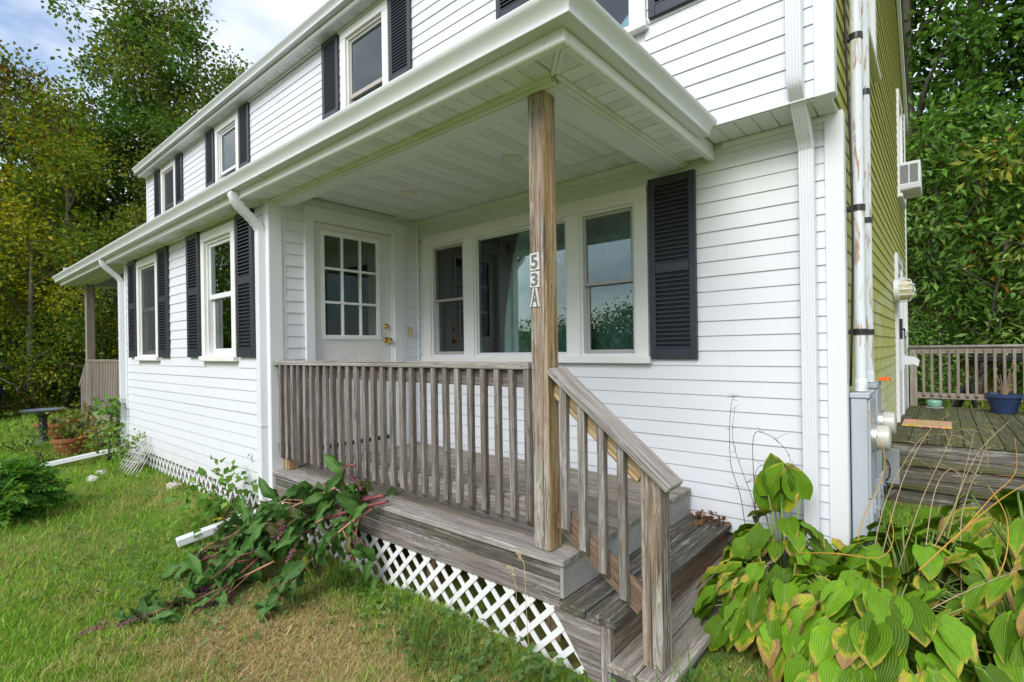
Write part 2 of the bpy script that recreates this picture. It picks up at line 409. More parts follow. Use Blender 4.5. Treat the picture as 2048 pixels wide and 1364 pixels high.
def hosta_mat():
    t = NT('hosta_leaf'); u = t.uv(); s = t._sep(u); r = t.rnd()
    ac = t.math('ABSOLUTE', t.math('SUBTRACT', s[0], .5))            # 0 midrib .5 edge
    ve = t.math('ADD', t.math('MULTIPLY', ac, 13.), t.math('MULTIPLY', s[1], 2.2))
    w = t.math('SINE', t.math('MULTIPLY', ve, 6.283))
    lv = t.n('ShaderNodeCombineXYZ'); t.l(s[0], lv.inputs[0]); t.l(s[1], lv.inputs[1]); t.l(t.math('MULTIPLY', r, 50.), lv.inputs[2])
    n1 = t.noise(lv.outputs[0], 3.2, 5, .65); n2 = t.noise(lv.outputs[0], 11, 5, .7)
    g = t.mix(n1, (.042, .135, .004), (.145, .30, .010))
    g = t.mix(t.math('MULTIPLY', t.math('ADD', t.math('MULTIPLY', w, .5), .5), .38), g, (.24, .40, .03))
    g = t.mix(t.ramp(ac, [(.0, .6), (.03, 0.)]), g, (.24, .33, .10))
    hv = t.n('ShaderNodeHueSaturation'); t.l(t.math('ADD', t.math('MULTIPLY', r, .85), .50), hv.inputs['Value']); t.l(g, hv.inputs['Color']); g = hv.outputs[0]
    r2 = t.math('FRACT', t.math('MULTIPLY', r, 7.31))
    tip = t.math('MULTIPLY', t.math('MAXIMUM', t.math('SUBTRACT', s[1], .5), 0.), .95)
    age = t.math('ADD', t.math('ADD', t.math('MULTIPLY', ac, .62), tip), t.math('ADD', t.math('MULTIPLY', n1, .75), t.math('MULTIPLY', t.math('MULTIPLY', r2, r2), .50)))
    f1 = t.math('MULTIPLY', t.math('SUBTRACT', age, .86), 4.0, True)
    f2 = t.math('MULTIPLY', t.math('SUBTRACT', t.math('ADD', age, t.math('MULTIPLY', n2, .5)), 1.27), 9., True)
    c = t.mix(f1, g, (.50, .43, .04)); c = t.mix(f2, c, t.mix(n2, (.15, .075, .025), (.46, .31, .13)))
    b = t.bsdf(c, .45, .16, 0, t.bump(w, .34, .004))
    tr = t.n('ShaderNodeBsdfTranslucent'); t.l(t.mix(1., c, (1.5, 1.4, .7), 'MULTIPLY'), tr.inputs[0])
    mx = t.n('ShaderNodeMixShader'); mx.inputs[0].default_value = .10; t.l(b, mx.inputs[1]); t.l(tr.outputs[0], mx.inputs[2])
    return t.done(mx.outputs[0])

def poke_mat():
    t = NT('pokeweed_leaf'); s = t._sep(t.uv()); r = t.rnd()
    ac = t.math('ABSOLUTE', t.math('SUBTRACT', s[0], .5))
    w = t.math('SINE', t.math('MULTIPLY', t.math('SUBTRACT', t.math('MULTIPLY', s[1], 9.), t.math('MULTIPLY', ac, 7.)), 6.283))
    n1 = t.noise(t.pos(), 14, 4)
    g = t.mix(n1, (.035, .105, .018), (.095, .21, .04))
    r3 = t.math('FRACT', t.math('MULTIPLY', r, 3.37)); g = t.mix(t.math('MULTIPLY', t.math('SUBTRACT', .14, r3), 12., True), g, (.10, .085, .035))
    g = t.mix(t.math('MULTIPLY', t.ramp(w, [(.75, 0.), (.98, 1.)]), .35), g, (.13, .20, .08))
    g = t.mix(t.ramp(ac, [(.0, .7), (.035, 0.)]), g, (.20, .22, .11))
    r2 = t.math('FRACT', t.math('MULTIPLY', r, 5.77))
    g = t.mix(t.math('MULTIPLY', t.math('SUBTRACT', r2, .975), 40., True), g, (.50, .40, .04))
    hv = t.n('ShaderNodeHueSaturation'); t.l(t.math('ADD', t.math('MULTIPLY', r, .6), .75), hv.inputs['Value']); t.l(g, hv.inputs['Color'])
    b = t.bsdf(hv.outputs[0], .5, .22, 0, t.bump(w, .15, .003))
    tr = t.n('ShaderNodeBsdfTranslucent'); t.l(hv.outputs[0], tr.inputs[0])
    mx = t.n('ShaderNodeMixShader'); mx.inputs[0].default_value = .22; t.l(b, mx.inputs[1]); t.l(tr.outputs[0], mx.inputs[2])
    return t.done(mx.outputs[0])

def rust_pipe():
    t = NT('rusty_white_pipe'); p = t.pos()
    f = t.ramp(t.noise(p, 1, 6, .65, .5, (34, 34, 5.0)), [(.55, 0.), (.63, .95)])
    c = t.mix(f, (.68, .71, .76), t.mix(t.noise(p, 60, 4), (.26, .13, .05), (.52, .36, .20)))
    return t.done(t.bsdf(c, t.mix(f, (.4, .4, .4), (.9, .9, .9)), .4, 0, t.bump(f, .3, .002)))

def shingles():
    t = NT('roof_shingles'); p = t.pos()
    b = t.n('ShaderNodeTexBrick'); t.l(p, b.inputs['Vector']); b.inputs['Scale'].default_value = 3
    c = t.mix(t.noise(p, 40, 4), (.05, .05, .052), (.13, .125, .12))
    return t.done(t.bsdf(c, .95, .1))

def ground_mat():
    t = NT('lawn_soil'); p = t.pos(); x = t._sep(p)
    n1 = t.noise(p, 1.1, 5, .6); n2 = t.noise(p, 19, 6, .7); n3 = t.noise(p, 90, 4, .7)
    c = t.mix(t.ramp(n1, [(.38, 0.), (.62, 1.)]), (.12, .26, .018), (.21, .22, .05))
    at = t.n('ShaderNodeAttribute'); at.attribute_name = 'Col'
    c = t.mix(t.math('MULTIPLY', at.outputs['Fac'], .85), c, t.mix(t.noise(p, 55, 5, .75), (.09, .06, .025), (.44, .32, .16)))
    c = t.mix(n2, t.mix(.45, c, (.07, .055, .025)), c)
    c = t.mix(t.ramp(n3, [(.45, 0.), (.75, .7)]), c, (.20, .17, .08))
    hill = t.math('MULTIPLY', t.math('SUBTRACT', x[1], 12.6), .8, True)
    left = t.math('MULTIPLY', t.math('SUBTRACT', -18.5, x[0]), .6, True)
    h = t.math('MAXIMUM', hill, left)
    lit = t.mix(t.ramp(n2, [(.42, 0.), (.6, 1.)]), (.035, .028, .014), (.16, .10, .03))
    lit = t.mix(t.ramp(t.noise(p, 2.7, 4), [(.5, 0.), (.62, .8)]), lit, (.05, .085, .02))
    c = t.mix(h, c, lit)
    return t.done(t.bsdf(c, .95, .1, 0, t.bump(n2, .6, .03)))

TRIM = trim_mat('trim'); CAS = trim_mat('casing'); GUT = trim_mat('gutter'); SOF = trim_mat('soffit'); VEN = trim_mat('vent'); MOU = trim_mat('mould'); DIA = trim_mat('diag')
GLASS = glass_mat()
BLACKSH = plain('black_shutter_paint', (.030, .032, .044), .38, .5, 0, .3, 20, .1)
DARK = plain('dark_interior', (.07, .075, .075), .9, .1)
SOIL = ground_mat()

# ------------------------------------------------------------------ ground
DZ = -0.985          # porch floor
XR = -0.445          # right end of the house
def gz(x, y):
    x = np.asarray(x, float); y = np.asarray(y, float)
    h = -1.49+.018*np.sin(1.7*x+.4)*np.sin(1.3*y+1)+.012*np.sin(4.1*x+2*y)
    h = h+.05*np.exp(-((y-2.0)/.35)**2)*(x < -4.2)
    h = h+np.clip(y-12.2, 0, 40)*.34*np.clip((y-12.2)/3, 0, 1)
    h = h+np.clip(-x-20, 0, 60)*.10
    return h
def patch(x, y): return np.sin(2.1*x+1.3*y)*.5+np.sin(5.3*x-3.7*y+1)*.3+np.sin(9.1*x+7.7*y+2)*.25+np.sin(17*x-13*y)*.15
def brown(x, y):
    b = 1.45*np.exp(-(((x+2.4)/1.15)**2+((y-1.22)/.48)**2))+.75*np.exp(-(((x+1.75)/.5)**2+((y-1.7)/.3)**2))+.5*np.exp(-(((x+5.6)/1.4)**2+((y-1.75)/.25)**2))+.45*np.exp(-(((x+3.9)/.8)**2+((y-.6)/.25)**2))
    return b*.74+.36*patch(x, y)+.22*np.sin(23*x+5*y)*np.sin(19*y-7*x)-.03
def sheet():
    def ax(lo, hi, fine0, fine1, st):
        a = list(np.arange(fine0, fine1+.01, st)); d = st
        x = fine1
        while x < hi: d *= 1.25; x += d; a.append(min(x, hi))
        x = fine0; d = st
        while x > lo: d *= 1.25; x -= d; a.insert(0, max(x, lo))
        return np.array(a)
    xs = ax(-300, 300, -13, 4, .16); ys = ax(-300, 300, -1, 14, .16)
    X, Y = np.meshgrid(xs, ys); Z = gz(X, Y)
    V = np.stack([X, Y, Z], -1).reshape(-1, 3); nx, ny = len(xs), len(ys)
    i = (np.arange(ny-1)[:, None]*nx+np.arange(nx-1)[None]).ravel()
    F = np.stack([i, i+1, i+nx+1, i+nx], 1)
    bw = np.clip(brown(V[:, 0], V[:, 1])*1.1, 0, 1)*(V[:, 0] > -12)
    o = np_obj('ground', V, F, SOIL, col=np.stack([bw]*3, 1), smooth=True); tag(o, kind='structure'); return o
sheet()

# ------------------------------------------------------------------ house
house = thing('house', 'white vinyl sided two storey house with black shutters behind the wooden porch', 'house', (-6.6, 6, -1.5))
F_ = lambda Y: T(0, Y, 0)                      # wall frame facing the camera side (-Y): local x = X, local y = inward
S_ = lambda X: T(X, 0, 0) @ RZ(R(90))          # wall frame facing +X: local x = world Y, local y inward = -X
CH = .1015
def minus(seg, cuts):
    out = [seg]
    for a, b in cuts:
        nx = []
        for p, q in out:
            if b <= p or a >= q: nx.append((p, q)); continue
            if a-p > .012: nx.append((p, a))
            if q-b > .012: nx.append((b, q))
        out = nx
    return out
SIDC = {}
def wall(M, x0, x1, z0, z1, openings, mat, th=.12, joints=(), top=None, core=None):
    """core slab with openings, and its clapboards one by one"""
    mb = MB(); c0, c1, cz0, cz1 = core or (x0, x1, z0, z1)
    xs = sorted({c0, c1, *[a for o in openings for a in o[:2]]}); zs = sorted({cz0, cz1, *[a for o in openings for a in o[2:]]})
    for i in range(len(xs)-1):
        for j in range(len(zs)-1):
            mx, mz = (xs[i]+xs[i+1])/2, (zs[j]+zs[j+1])/2
            if any(o[0] < mx < o[1] and o[2] < mz < o[3] for o in openings): continue
            mb.box(xs[i], xs[i+1], .0165, .0165+th, zs[j], zs[j+1])
    w = mb.build('wall', TRIM, house, M)
    z = z0; k = 0
    while z < z1-.02:
        h = min(CH, z1-z)
        cuts = [(o[0]+.012, o[1]-.012) for o in openings if o[2]-.02 < z+h/2 < o[3]+.02]
        hi = top(z+h) if top else x1
        lo = x0
        if top: lo, hi = top(z+h)
        js = [j for j in joints[k % len(joints)]] if joints else []
        for a, b in minus((lo, hi), cuts):
            pts = [a]+[j for j in js if a+.3 < j < b-.3]+[b]
            for p, q in zip(pts, pts[1:]):
                Lq = round(q-p, 3); key = (Lq, round(h, 4), mat.name)
                if key not in SIDC:
                    SIDC[key] = MB().prism([(.0150, 0), (.0008, 0), (0, .0010), (0, .005), (.0078, h-.001), (.0150, h-.001)], 'x', 0, Lq-.0008).mesh('siding_board', mat)
                link(bpy.data.objects.new('siding_board', SIDC[key]), w, M @ T(p, random.uniform(-.0015, .0012), z+random.uniform(-.0006, .0006)))
        z += CH; k += 1
    return w

def window(M, x0, x1, z0, z1, cw=.09, kind='dh', meet=None, sill=True, behind=None, screen=False, wood_frame=CAS, sash_mat=TRIM, top=.09):
    """casing outer x0..x1, z0 (underside of the sill) .. z1"""
    mb = MB(); p = -.022
    zs = z0+(.05 if sill else .0)
    mb.cbox(x0, x0+cw, p, .02, zs, z1-top); mb.cbox(x1-cw, x1, p, .02, zs, z1-top); mb.cbox(x0, x1, p-.002, .02, z1-top, z1)
    if not sill: mb.cbox(x0, x1, p-.002, .02, z0, z0+cw)
    a, b, c, d = x0+cw, x1-cw, (zs if sill else z0+cw), z1-top
    j = .025                                                # jamb liner
    mb.box(a, a+j, .005, .12, c, d); mb.box(b-j, b, .005, .12, c, d); mb.box(a+j, b-j, .005, .12, d-j, d); mb.box(a+j, b-j, .005, .12, c, c+j)
    w = mb.build('window', wood_frame, house, M)
    if sill: MB().cbox(x0-.015, x1+.015, -.05, .02, z0, z0+.05, .006).build('sill', wood_frame, w, M)
    a, b, c, d = a+j, b-j, c+j, d-j
    def sash(n, x0, x1, z0, z1, y, s=.035, bot=.05):
        m = MB(); m.cbox(x0, x0+s, y, y+.028, z0, z1, .004); m.cbox(x1-s, x1, y, y+.028, z0, z1, .004)
        m.cbox(x0+s, x1-s, y+.001, y+.027, z1-s, z1, .004); m.cbox(x0+s, x1-s, y+.001, y+.027, z0, z0+bot, .004)
        m.build('sash', sash_mat, w, M)
        MB().box(x0+s-.004, x1-s+.004, y+.011, y+.017, z0+bot-.004, z1-s+.004).build('pane', GLASS, w, M)
    if kind == 'dh':
        mz = meet if meet is not None else (c+d)/2
        sash('upper', a, b, mz-.018, d, .022); sash('lower', a, b, c, mz+.018, .054)
    else: sash('fixed', a, b, c, d, .03, .03, .03)
    if screen:
        MB().box(a, b, .012, .0135, c, d).build('screen', SCREEN, w, M)
    if behind == 'curtain': drape(w, M, a-.05, b+.05, c-.05, d+.05, CURT)
    if behind == 'film_or_sky': MB().box(a, b, .10, .104, c, d).build('film_or_sky_sheet', FILM_SKY, w, M)
    if behind == 'blind':
        m = MB(); z = d
        while z > c: m.box(a, b, .10, .125, z-.002, z, 0); z -= .022
        m.build('blind', BLIND, w, M)['kind'] = 'stuff'
    if behind == 'shade': MB().box(a, b, .11, .114, c+.45*(d-c), d).build('shade', BLIND, w, M)
    return w
def drape(w, M, x0, x1, z0, z1, mat, y=.17):
    n = max(20, int((x1-x0)/.02)); vs = []; fs = []
    for i in range(n+1):
        x = x0+(x1-x0)*i/n; yy = y+.022*math.sin(x*31+.6*math.sin(x*7))
        vs += [(x, yy, z0), (x, yy+.004*math.sin(x*9), z1)]
    fs = [(2*i, 2*i+2, 2*i+3, 2*i+1) for i in range(n)]
    MB().add(vs, fs).build('curtain', mat, w, M, 'all')
def _curt():
    t = NT('patterned_curtain'); p = t.pos(); s = t._sep(p)
    a = t.math('SINE', t.math('MULTIPLY', s[0], 38.)); b = t.math('SINE', t.math('MULTIPLY', s[2], 30.))
    l = t.ramp(t.math('ABSOLUTE', t.math('ADD', a, b)), [(.10, 1.), (.2, 0.)])
    c = t.mix(t.math('MULTIPLY', l, .6), t.mix(t.noise(p, 3, 3), (.15, .26, .25), (.30, .43, .41)), (.60, .66, .64))
    bs = t.bsdf(c, .9, .1); tr = t.n('ShaderNodeBsdfTranslucent'); t.l(c, tr.inputs[0])
    mx = t.n('ShaderNodeMixShader'); mx.inputs[0].default_value = .25; t.l(bs, mx.inputs[1]); t.l(tr.outputs[0], mx.inputs[2])
    return t.done(mx.outputs[0])
def _screen():
    t = NT('insect_screen'); tr = t.n('ShaderNodeBsdfTransparent'); mx = t.n('ShaderNodeMixShader'); mx.inputs[0].default_value = .48
    t.l(tr.outputs[0], mx.inputs[1]); t.l(t.bsdf((.06, .062, .07), .7, .2), mx.inputs[2]); return t.done(mx.outputs[0])
def _film_sky():
    t = NT('mottled_film_sky'); p = t.pos(); n = t.noise(p, 9, 4, .6, 1.5, (2.2, 1, 1))
    return t.done(t.bsdf(t.mix(n, (.36, .55, .58), (.72, .84, .86)), .6, .2))
CURT = _curt(); SCREEN = _screen(); FILM_SKY = _film_sky(); BLIND = plain('pale_blind', (.62, .64, .63), .6, .3)
GREYSASH = plain('grey_sash', (.42, .40, .385), .5, .4)

def shutter(M, x0, x1, z0, z1, mid=.42):
    s = .048; mb = MB(); y0, y1 = -.030, .0
    zm = z0+(z1-z0)*mid
    mb.cbox(x0, x0+s, y0, y1, z0, z1, .003); mb.cbox(x1-s, x1, y0, y1, z0, z1, .003)
    for a, b in ((z0, z0+.075), (zm-.035, zm+.035), (z1-.06, z1)): mb.cbox(x0+s, x1-s, y0+.002, y1, a, b, .003)
    mb.box(x0+s, x1-s, -.006, -.001, z0+.07, z1-.055)
    for px in (x0+s/2, x1-s/2):
        for pz in (z0+.04, z1-.04, zm): mb.lathe([(.006, y0-.002), (.006, y0+.001)], 8, (px, 0, pz), 'y')
    sh = mb.build('shutter', BLACKSH, house, M)
    lv = MB()
    for a, b in ((z0+.075, zm-.035), (zm+.035, z1-.06)):
        n = max(1, int((b-a)/.031)); st = (b-a)/n
        for k in range(n):
            z = a+st*k
            lv.prism([(-.0295, z+.0105), (-.0295, z+.001), (-.025, z), (-.007, z+st*.55), (-.007, z+st*.72)], 'x', x0+s-.002, x1-s+.002)
    lv.build('louvers', BLACKSH, sh, M)['kind'] = 'stuff'

# --- front room block (left), facing the camera side
YB, XB0, XB1 = 1.95, -8.76, -4.30
SB = -1.25
MBK = F_(YB)
w1 = (-8.12, -7.25, -.075, 1.225); w2 = (-5.81, -4.97, -.075, 1.225)
wall(MBK, XB0+.07, XB1-.085, SB, 1.29, [w1, w2], siding_mat('clean'), joints=((), (-6.55,), (), (-7.75, -5.4), (), (-5.9,)), core=(XB0, XB1, SB, 1.29))
window(MBK, *w1, cw=.085, meet=.57, screen=True, sash_mat=TRIM)
window(MBK, *w2, cw=.085, meet=.565, behind='shade', sash_mat=TRIM)
for a, b in ((-8.50, -8.155), (-7.215, -6.87), (-6.215, -5.865), (-4.93, -4.585)): shutter(MBK, a, b, -.035, 1.262, .53)
def corner(M, x0, x1, z0, z1, p=-.012): MB().cbox(x0, x1, p, .02, z0, z1, .003).build('corner_board', TRIM, house, M)
corner(MBK, XB1-.085, XB1+.011, SB, 1.285); corner(MBK, XB0-.011, XB0+.07, SB, 1.285)
# --- door wall (faces +X)
YW = 3.535
MD = S_(XB1)
dr = (2.25, 3.355, -1.0, 1.30)
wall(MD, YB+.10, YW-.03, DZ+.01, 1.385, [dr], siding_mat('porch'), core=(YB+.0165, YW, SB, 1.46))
corner(MD, YB-.011, YB+.10, SB, 1.385)
corner(MD, YW-.03, YW-.002, DZ, 1.385, -.02)
# --- porch back wall
MW = F_(YW)
tw = (-4.20, -1.66, -.122, 1.20)
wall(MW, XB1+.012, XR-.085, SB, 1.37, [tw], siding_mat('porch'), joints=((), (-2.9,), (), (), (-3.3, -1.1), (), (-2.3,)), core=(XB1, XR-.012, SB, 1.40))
corner(MW, XR-.085, XR+.009, SB, 1.37)
MB().cbox(XB1+.01, -1.32, -.014, .01, 1.335, 1.385, .003).build('frieze_board', MOU, house, MW)
# triple window, one frame
def triple():
    x0, x1, z0, z1 = tw; mb = MB(); p = -.022; zs = z0+.055
    mb.cbox(x0, x0+.105, p, .02, zs, z1-.11); mb.cbox(x1-.105, x1, p, .02, zs, z1-.11); mb.cbox(x0, x1, p-.002, .02, z1-.11, z1)
    mb.cbox(-3.60, -3.465, p+.004, .05, zs, z1-.11); mb.cbox(-2.38, -2.255, p+.004, .05, zs, z1-.11)
    w = mb.build('window', CAS, house, MW)
    MB().cbox(x0-.02, x1+.02, -.055, .02, z0, z0+.055, .006).build('sill', CAS, w, MW)
    def unit(a, b, kind, sm):
        c, d = zs, z1-.11
        m = MB(); j = .022
        m.box(a, a+j, .003, .12, c, d); m.box(b-j, b, .003, .12, c, d); m.box(a+j, b-j, .003, .12, d-j, d); m.box(a+j, b-j, .003, .12, c, c+j)
        m.build('jamb', TRIM, w, MW); a, b, c, d = a+j, b-j, c+j, d-j
        def sash(z0, z1, y, s):
            k = MB(); k.cbox(a, a+s, y, y+.028, z0, z1); k.cbox(b-s, b, y, y+.028, z0, z1); k.cbox(a+s, b-s, y+.001, y+.027, z0, z0+s); k.cbox(a+s, b-s, y+.001, y+.027, z1-s, z1)
            k.build('sash', sm, w, MW)
            MB().box(a+s-.004, b-s+.004, y+.011, y+.017, z0+s-.004, z1-s+.004).build('pane', GLASS, w, MW)
        if kind == 'dh': sash(.50, d, .018, .026); sash(c, .536, .050, .03)
        else: sash(c, d, .02, .014)
    unit(-4.095, -3.60, 'dh', GREYSASH); unit(-3.465, -2.38, 'pic', TRIM); unit(-2.255, -1.765, 'dh', GREYSASH)
    drape(w, MW, -3.40, -2.36, -.1, 1.15, CURT); drape(w, MW, -2.28, -1.74, -.1, 1.15, CURT, .19)
triple()
shutter(MW, -1.645, -1.30, -.088, 1.225, .50)
# --- upper wall
YU = 3.245
MU = F_(YU)
uw = [(-12.66+.88, -10.93, 2.15, 3.655), (-9.0, -8.095, 2.15, 3.655), (-5.256, -4.362, 2.15, 3.655), (-2.45, -1.512, 2.15, 3.655)]
XL = -12.76
wall(MU, XL+.07, XR-.085, 1.37+.0, 3.70, uw, siding_mat('clean'), joints=((-8.7, -5.0, -1.9), (-10.6, -6.9, -3.2), (-9.6, -5.9, -2.2)), core=(XL, XR-.012, 1.37, 3.72))
corner(MU, XR-.085, XR+.009, 1.362, 3.71); corner(MU, XL-.01, XL+.07, 1.4, 3.71)
for i, o in enumerate(uw):
    window(MU, *o, cw=.10, meet=2.89, behind=(None, 'blind', 'film_or_sky', 'film_or_sky')[i], screen=(i == 0), sash_mat=(TRIM, TRIM, GREYSASH, TRIM)[i])  # third window: pale sheet stands in for reflected sky; fourth is real film
    shutter(MU, o[0]-.40, o[0]-.055, 2.2, 3.69, .40); shutter(MU, o[1]+.025, o[1]+.37, 2.2, 3.69, .40)
# --- right side wall (faces +X)
YE = 10.28; EZ = 3.62; RY_ = (YU+YE)/2; RZ_ = 6.0
MS = S_(XR)
def gable(z):
    if z <= 3.72: return ((YW if z < 1.465 else YU)+.075, YE-.08)
    t = (z-3.72)/(RZ_-3.72); return (YU+.03+(RY_-YU)*t, YE-.03-(YE-RY_)*t)
sw = [(4.45, 5.55, 2.32, 3.66), (8.55, 9.35, 1.95, 3.4), (7.75, 8.75, DZ+.02, 1.10), (9.25, 9.95, .10, .95)]
wall(MS, YU, YE, SB, RZ_-.15, sw, siding_mat('algae'), top=gable, core=(YW+.03, YE, SB, 3.7))
MB().prism([(YU+.1, 3.70), (YE, 3.70), (RY_, RZ_)], 'x', -.13, -.02).build('wall', TRIM, house, T(XR, 0, 0))
corner(MS, YW-.009, YW+.075, SB, 1.369); corner(MS, YU-.009, YU+.075, 1.363, 3.709); corner(MS, YE-.08, YE+.012, SB, 3.62)
window(MS, *sw[0], cw=.10, meet=3.0); window(MS, *sw[1], cw=.09); window(MS, *sw[3], cw=.08, sill=False)
def side_door():
    y0, y1, z0, z1 = sw[2]; mb = MB()
    mb.cbox(y0, y0+.1, -.03, .02, z0, z1); mb.cbox(y1-.1, y1, -.03, .02, z0, z1); mb.cbox(y0+.1, y1-.1, -.028, .02, z1-.1, z1)
    mb.cbox(y0+.1, y1-.1, -.012, .02, z0, z0+.62); mb.cbox(y0+.1, y0+.2, -.012, .02, z0+.62, z1-.1); mb.cbox(y1-.2, y1-.1, -.012, .02, z0+.62, z1-.1); mb.cbox(y0+.2, y1-.2, -.011, .02, z1-.2, z1-.1)
    d = mb.build('door', TRIM, house, MS)
    MB().box(y0+.195, y1-.195, .0, .01, z0+.61, z1-.19).build('pane', GLASS, d, MS)
    MB().box(y0+.195, y1-.195, .03, .034, z0+.61, z1-.19).build('screen', DARK, d, MS)
    h = MB(); h.cbox(y0+.13, y0+.16, -.06, -.01, .05, .30, .004); h.tube([(y0+.145, -.05, .17), (y0+.20, -.075, .17), (y0+.22, -.075, .16)], .012); h.build('handle', plain('black_metal', (.02, .02, .022), .4, .5), d, MS)
side_door()
# far and left walls, floor: keep the rooms dark and the house closed
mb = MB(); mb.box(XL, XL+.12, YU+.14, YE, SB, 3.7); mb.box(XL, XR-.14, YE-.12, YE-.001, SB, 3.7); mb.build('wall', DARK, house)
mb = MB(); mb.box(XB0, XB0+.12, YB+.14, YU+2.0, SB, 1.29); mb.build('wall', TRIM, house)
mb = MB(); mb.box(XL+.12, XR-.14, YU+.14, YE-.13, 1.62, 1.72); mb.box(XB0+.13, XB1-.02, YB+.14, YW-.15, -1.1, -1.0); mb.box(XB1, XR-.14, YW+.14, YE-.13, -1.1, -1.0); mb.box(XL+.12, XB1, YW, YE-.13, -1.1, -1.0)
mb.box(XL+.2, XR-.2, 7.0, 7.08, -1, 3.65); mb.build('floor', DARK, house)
mb = MB(); mb.box(XB0+.02, XB1-.02, YB+.05, YW, SB-.35, SB); mb.box(XB1, XR-.02, YW+.05, YE-.1, SB-.35, SB); mb.build('foundation', plain('concrete', (.22, .21, .19), .9, .1, 0, .25, 8, .3), house)

# --- entrance door
def entrance():
    y0, y1, z0, z1 = dr; mb = MB(); p = -.025
    mb.cbox(y0, y0+.085, p, .02, z0+.02, z1-.10); mb.cbox(y1-.155, y1-.05, p, .02, z0+.02, z1-.10); mb.cbox(y0-.0, y1, p-.004, .02, z1-.10, z1)
    mb.cbox(y1-.05, y1, -.016, .02, z0+.02, z1-.1)
    mb.box(y0+.085, y0+.10, .0, .12, z0, z1-.1); mb.box(y1-.17, y1-.155, .0, .12, z0, z1-.1); mb.box(y0+.1, y1-.17, .0, .12, z1-.115, z1-.1)
    fr = mb.build('door_frame', TRIM, house, MD)
    a, b, c, d = y0+.103, y1-.173, z0+.115, z1-.12
    DM = trim_mat('door')
    gy0, gy1, g0, g1 = 2.445, 3.03, .145, 1.087
    m = MB(); f = .03
    m.box(a, gy0, f, f+.045, c, d); m.box(gy1, b, f, f+.045, c, d); m.box(gy0, gy1, f, f+.045, g1, d); m.box(gy0, gy1, f, f+.045, c, g0)
    for py0, py1 in ((2.45, 2.665), (2.81, 3.025)):              # moulded lower panels
        for q0, q1 in ((-.78, -.03),):
            m.cbox(py0, py1, f-.005, f+.01, q0, q1, .004); m.cbox(py0+.035, py1-.035, f-.010, f+.0, q0+.035, q1-.035, .005)
            m.box(py0-.012, py0, f-.003, f+.001, q0-.012, q1+.012); m.box(py1, py1+.012, f-.003, f+.001, q0-.012, q1+.012); m.box(py0, py1, f-.003, f+.001, q1, q1+.012); m.box(py0, py1, f-.003, f+.001, q0-.012, q0)
    dr_ = m.build('door', DM, house, MD)
    g = MB(); e = .028
    g.cbox(gy0-e, gy0+.012, f-.014, f+.02, g0-e, g1+e); g.cbox(gy1-.012, gy1+e, f-.014, f+.02, g0-e, g1+e); g.cbox(gy0, gy1, f-.0135, f+.02, g1-.012, g1+e); g.cbox(gy0, gy1, f-.0135, f+.02, g0-e, g0+.012)
    w3, h3 = (gy1-gy0)/3, (g1-g0)/3
    for k in (1, 2):
        g.cbox(gy0+w3*k-.011, gy0+w3*k+.011, f-.011, f+.02, g0, g1); g.cbox(gy0, gy1, f-.0105, f+.02, g0+h3*k-.011, g0+h3*k+.011)
    g.build('glazing_bars', plain('white_gloss', (.78, .79, .79), .35, .45), dr_, MD)
    for i in range(3):
        for k in range(3): MB().box(gy0+w3*i+.006, gy0+w3*(i+1)-.006, f+.008, f+.013, g0+h3*k+.006, g0+h3*(k+1)-.006).build('pane', GLASS, dr_, MD)
    br = plain('brass', (.62, .42, .13), .25, .5, 1)
    for zz, r in ((.107, .034), (.25, .03)):
        k = MB(); k.lathe([(r, f), (r, f-.008), (r*.8, f-.014), (.010, f-.016), (.010, f-.035)] + ([(.022, f-.04), (.028, f-.055), (.024, f-.068), (.008, f-.074)] if r > .032 else [(.012, f-.03), (.01, f-.034)]), 20, (3.135, 0, zz), 'y')
        k.build('knob' if r > .032 else 'deadbolt', br, dr_, MD, True)
    MB().cbox(a+.02, b-.02, f-.02, f-.001, c+.0, c+.035).build('sweep', plain('black_rubber', (.015, .015, .016), .6), dr_, MD)
    MB().box(a-.1, b+.05, .5, .52, z0+.1, d).build('dark_backing', DARK, dr_, MD)  # unseen dark panel, added to keep the door panes dark
    MB().box(a, b, f-.03, .14, z0, c-.004).build('threshold', plain('grey_threshold', (.5, .5, .49), .6), fr, MD)
    q = MB(); q.cbox(3.395, 3.405+.015, -.03, .0, .16, .25, .003); q.build('doorbell', plain('tan_plastic', (.55, .42, .2), .5), house, MD)
entrance()

# --- porch roof: beams, ceiling, soffits, gutter
BEZ, SOZ, CEZ = 1.25, 1.285, 1.388
GX0 = -12.06
def panel(parent, M, L_, w, mat, name='soffit_panel'):
    key = (round(L_, 3), round(w, 4), mat.name, 'pan')
    if key not in CACHE:
        v = .005; CACHE[key] = MB().prism([(.0012, .010), (v, 0), (w-v, 0), (w-.0012, .010), (w-.0012, .013), (.0012, .013)], 'y', 0, L_).mesh(name, mat)
    return link(bpy.data.objects.new(name, CACHE[key]), parent, M)
roof = MB()
def slab(q, th=.05, mi=0):
    a = [Vector(p) for p in q]; n = (a[1]-a[0]).cross(a[2]-a[0]).normalized()
    if n.z < 0: n = -n
    k = len(a); roof.add([p for p in a]+[p+n*th for p in a], [tuple(range(k))[::-1], tuple(range(k, 2*k))]+[(i, (i+1) % k, k+(i+1) % k, k+i) for i in range(k)], mi)
SY0, SXR = 1.74, -1.17                      # outer soffit edge front / right
zt = 1.39; ru = .30
hipz = zt+(YU-.02-1.70)*ru
slab([(GX0, 1.70, zt), (-1.11, 1.70, zt), (-1.11-1.52, YU-.02, hipz), (GX0, YU-.02, hipz)])
slab([(-1.10, 1.70, zt), (-1.10, YU-.02, zt), (-1.11-1.52, YU-.02, hipz)])
proof = roof.build('roof', shingles(), house)
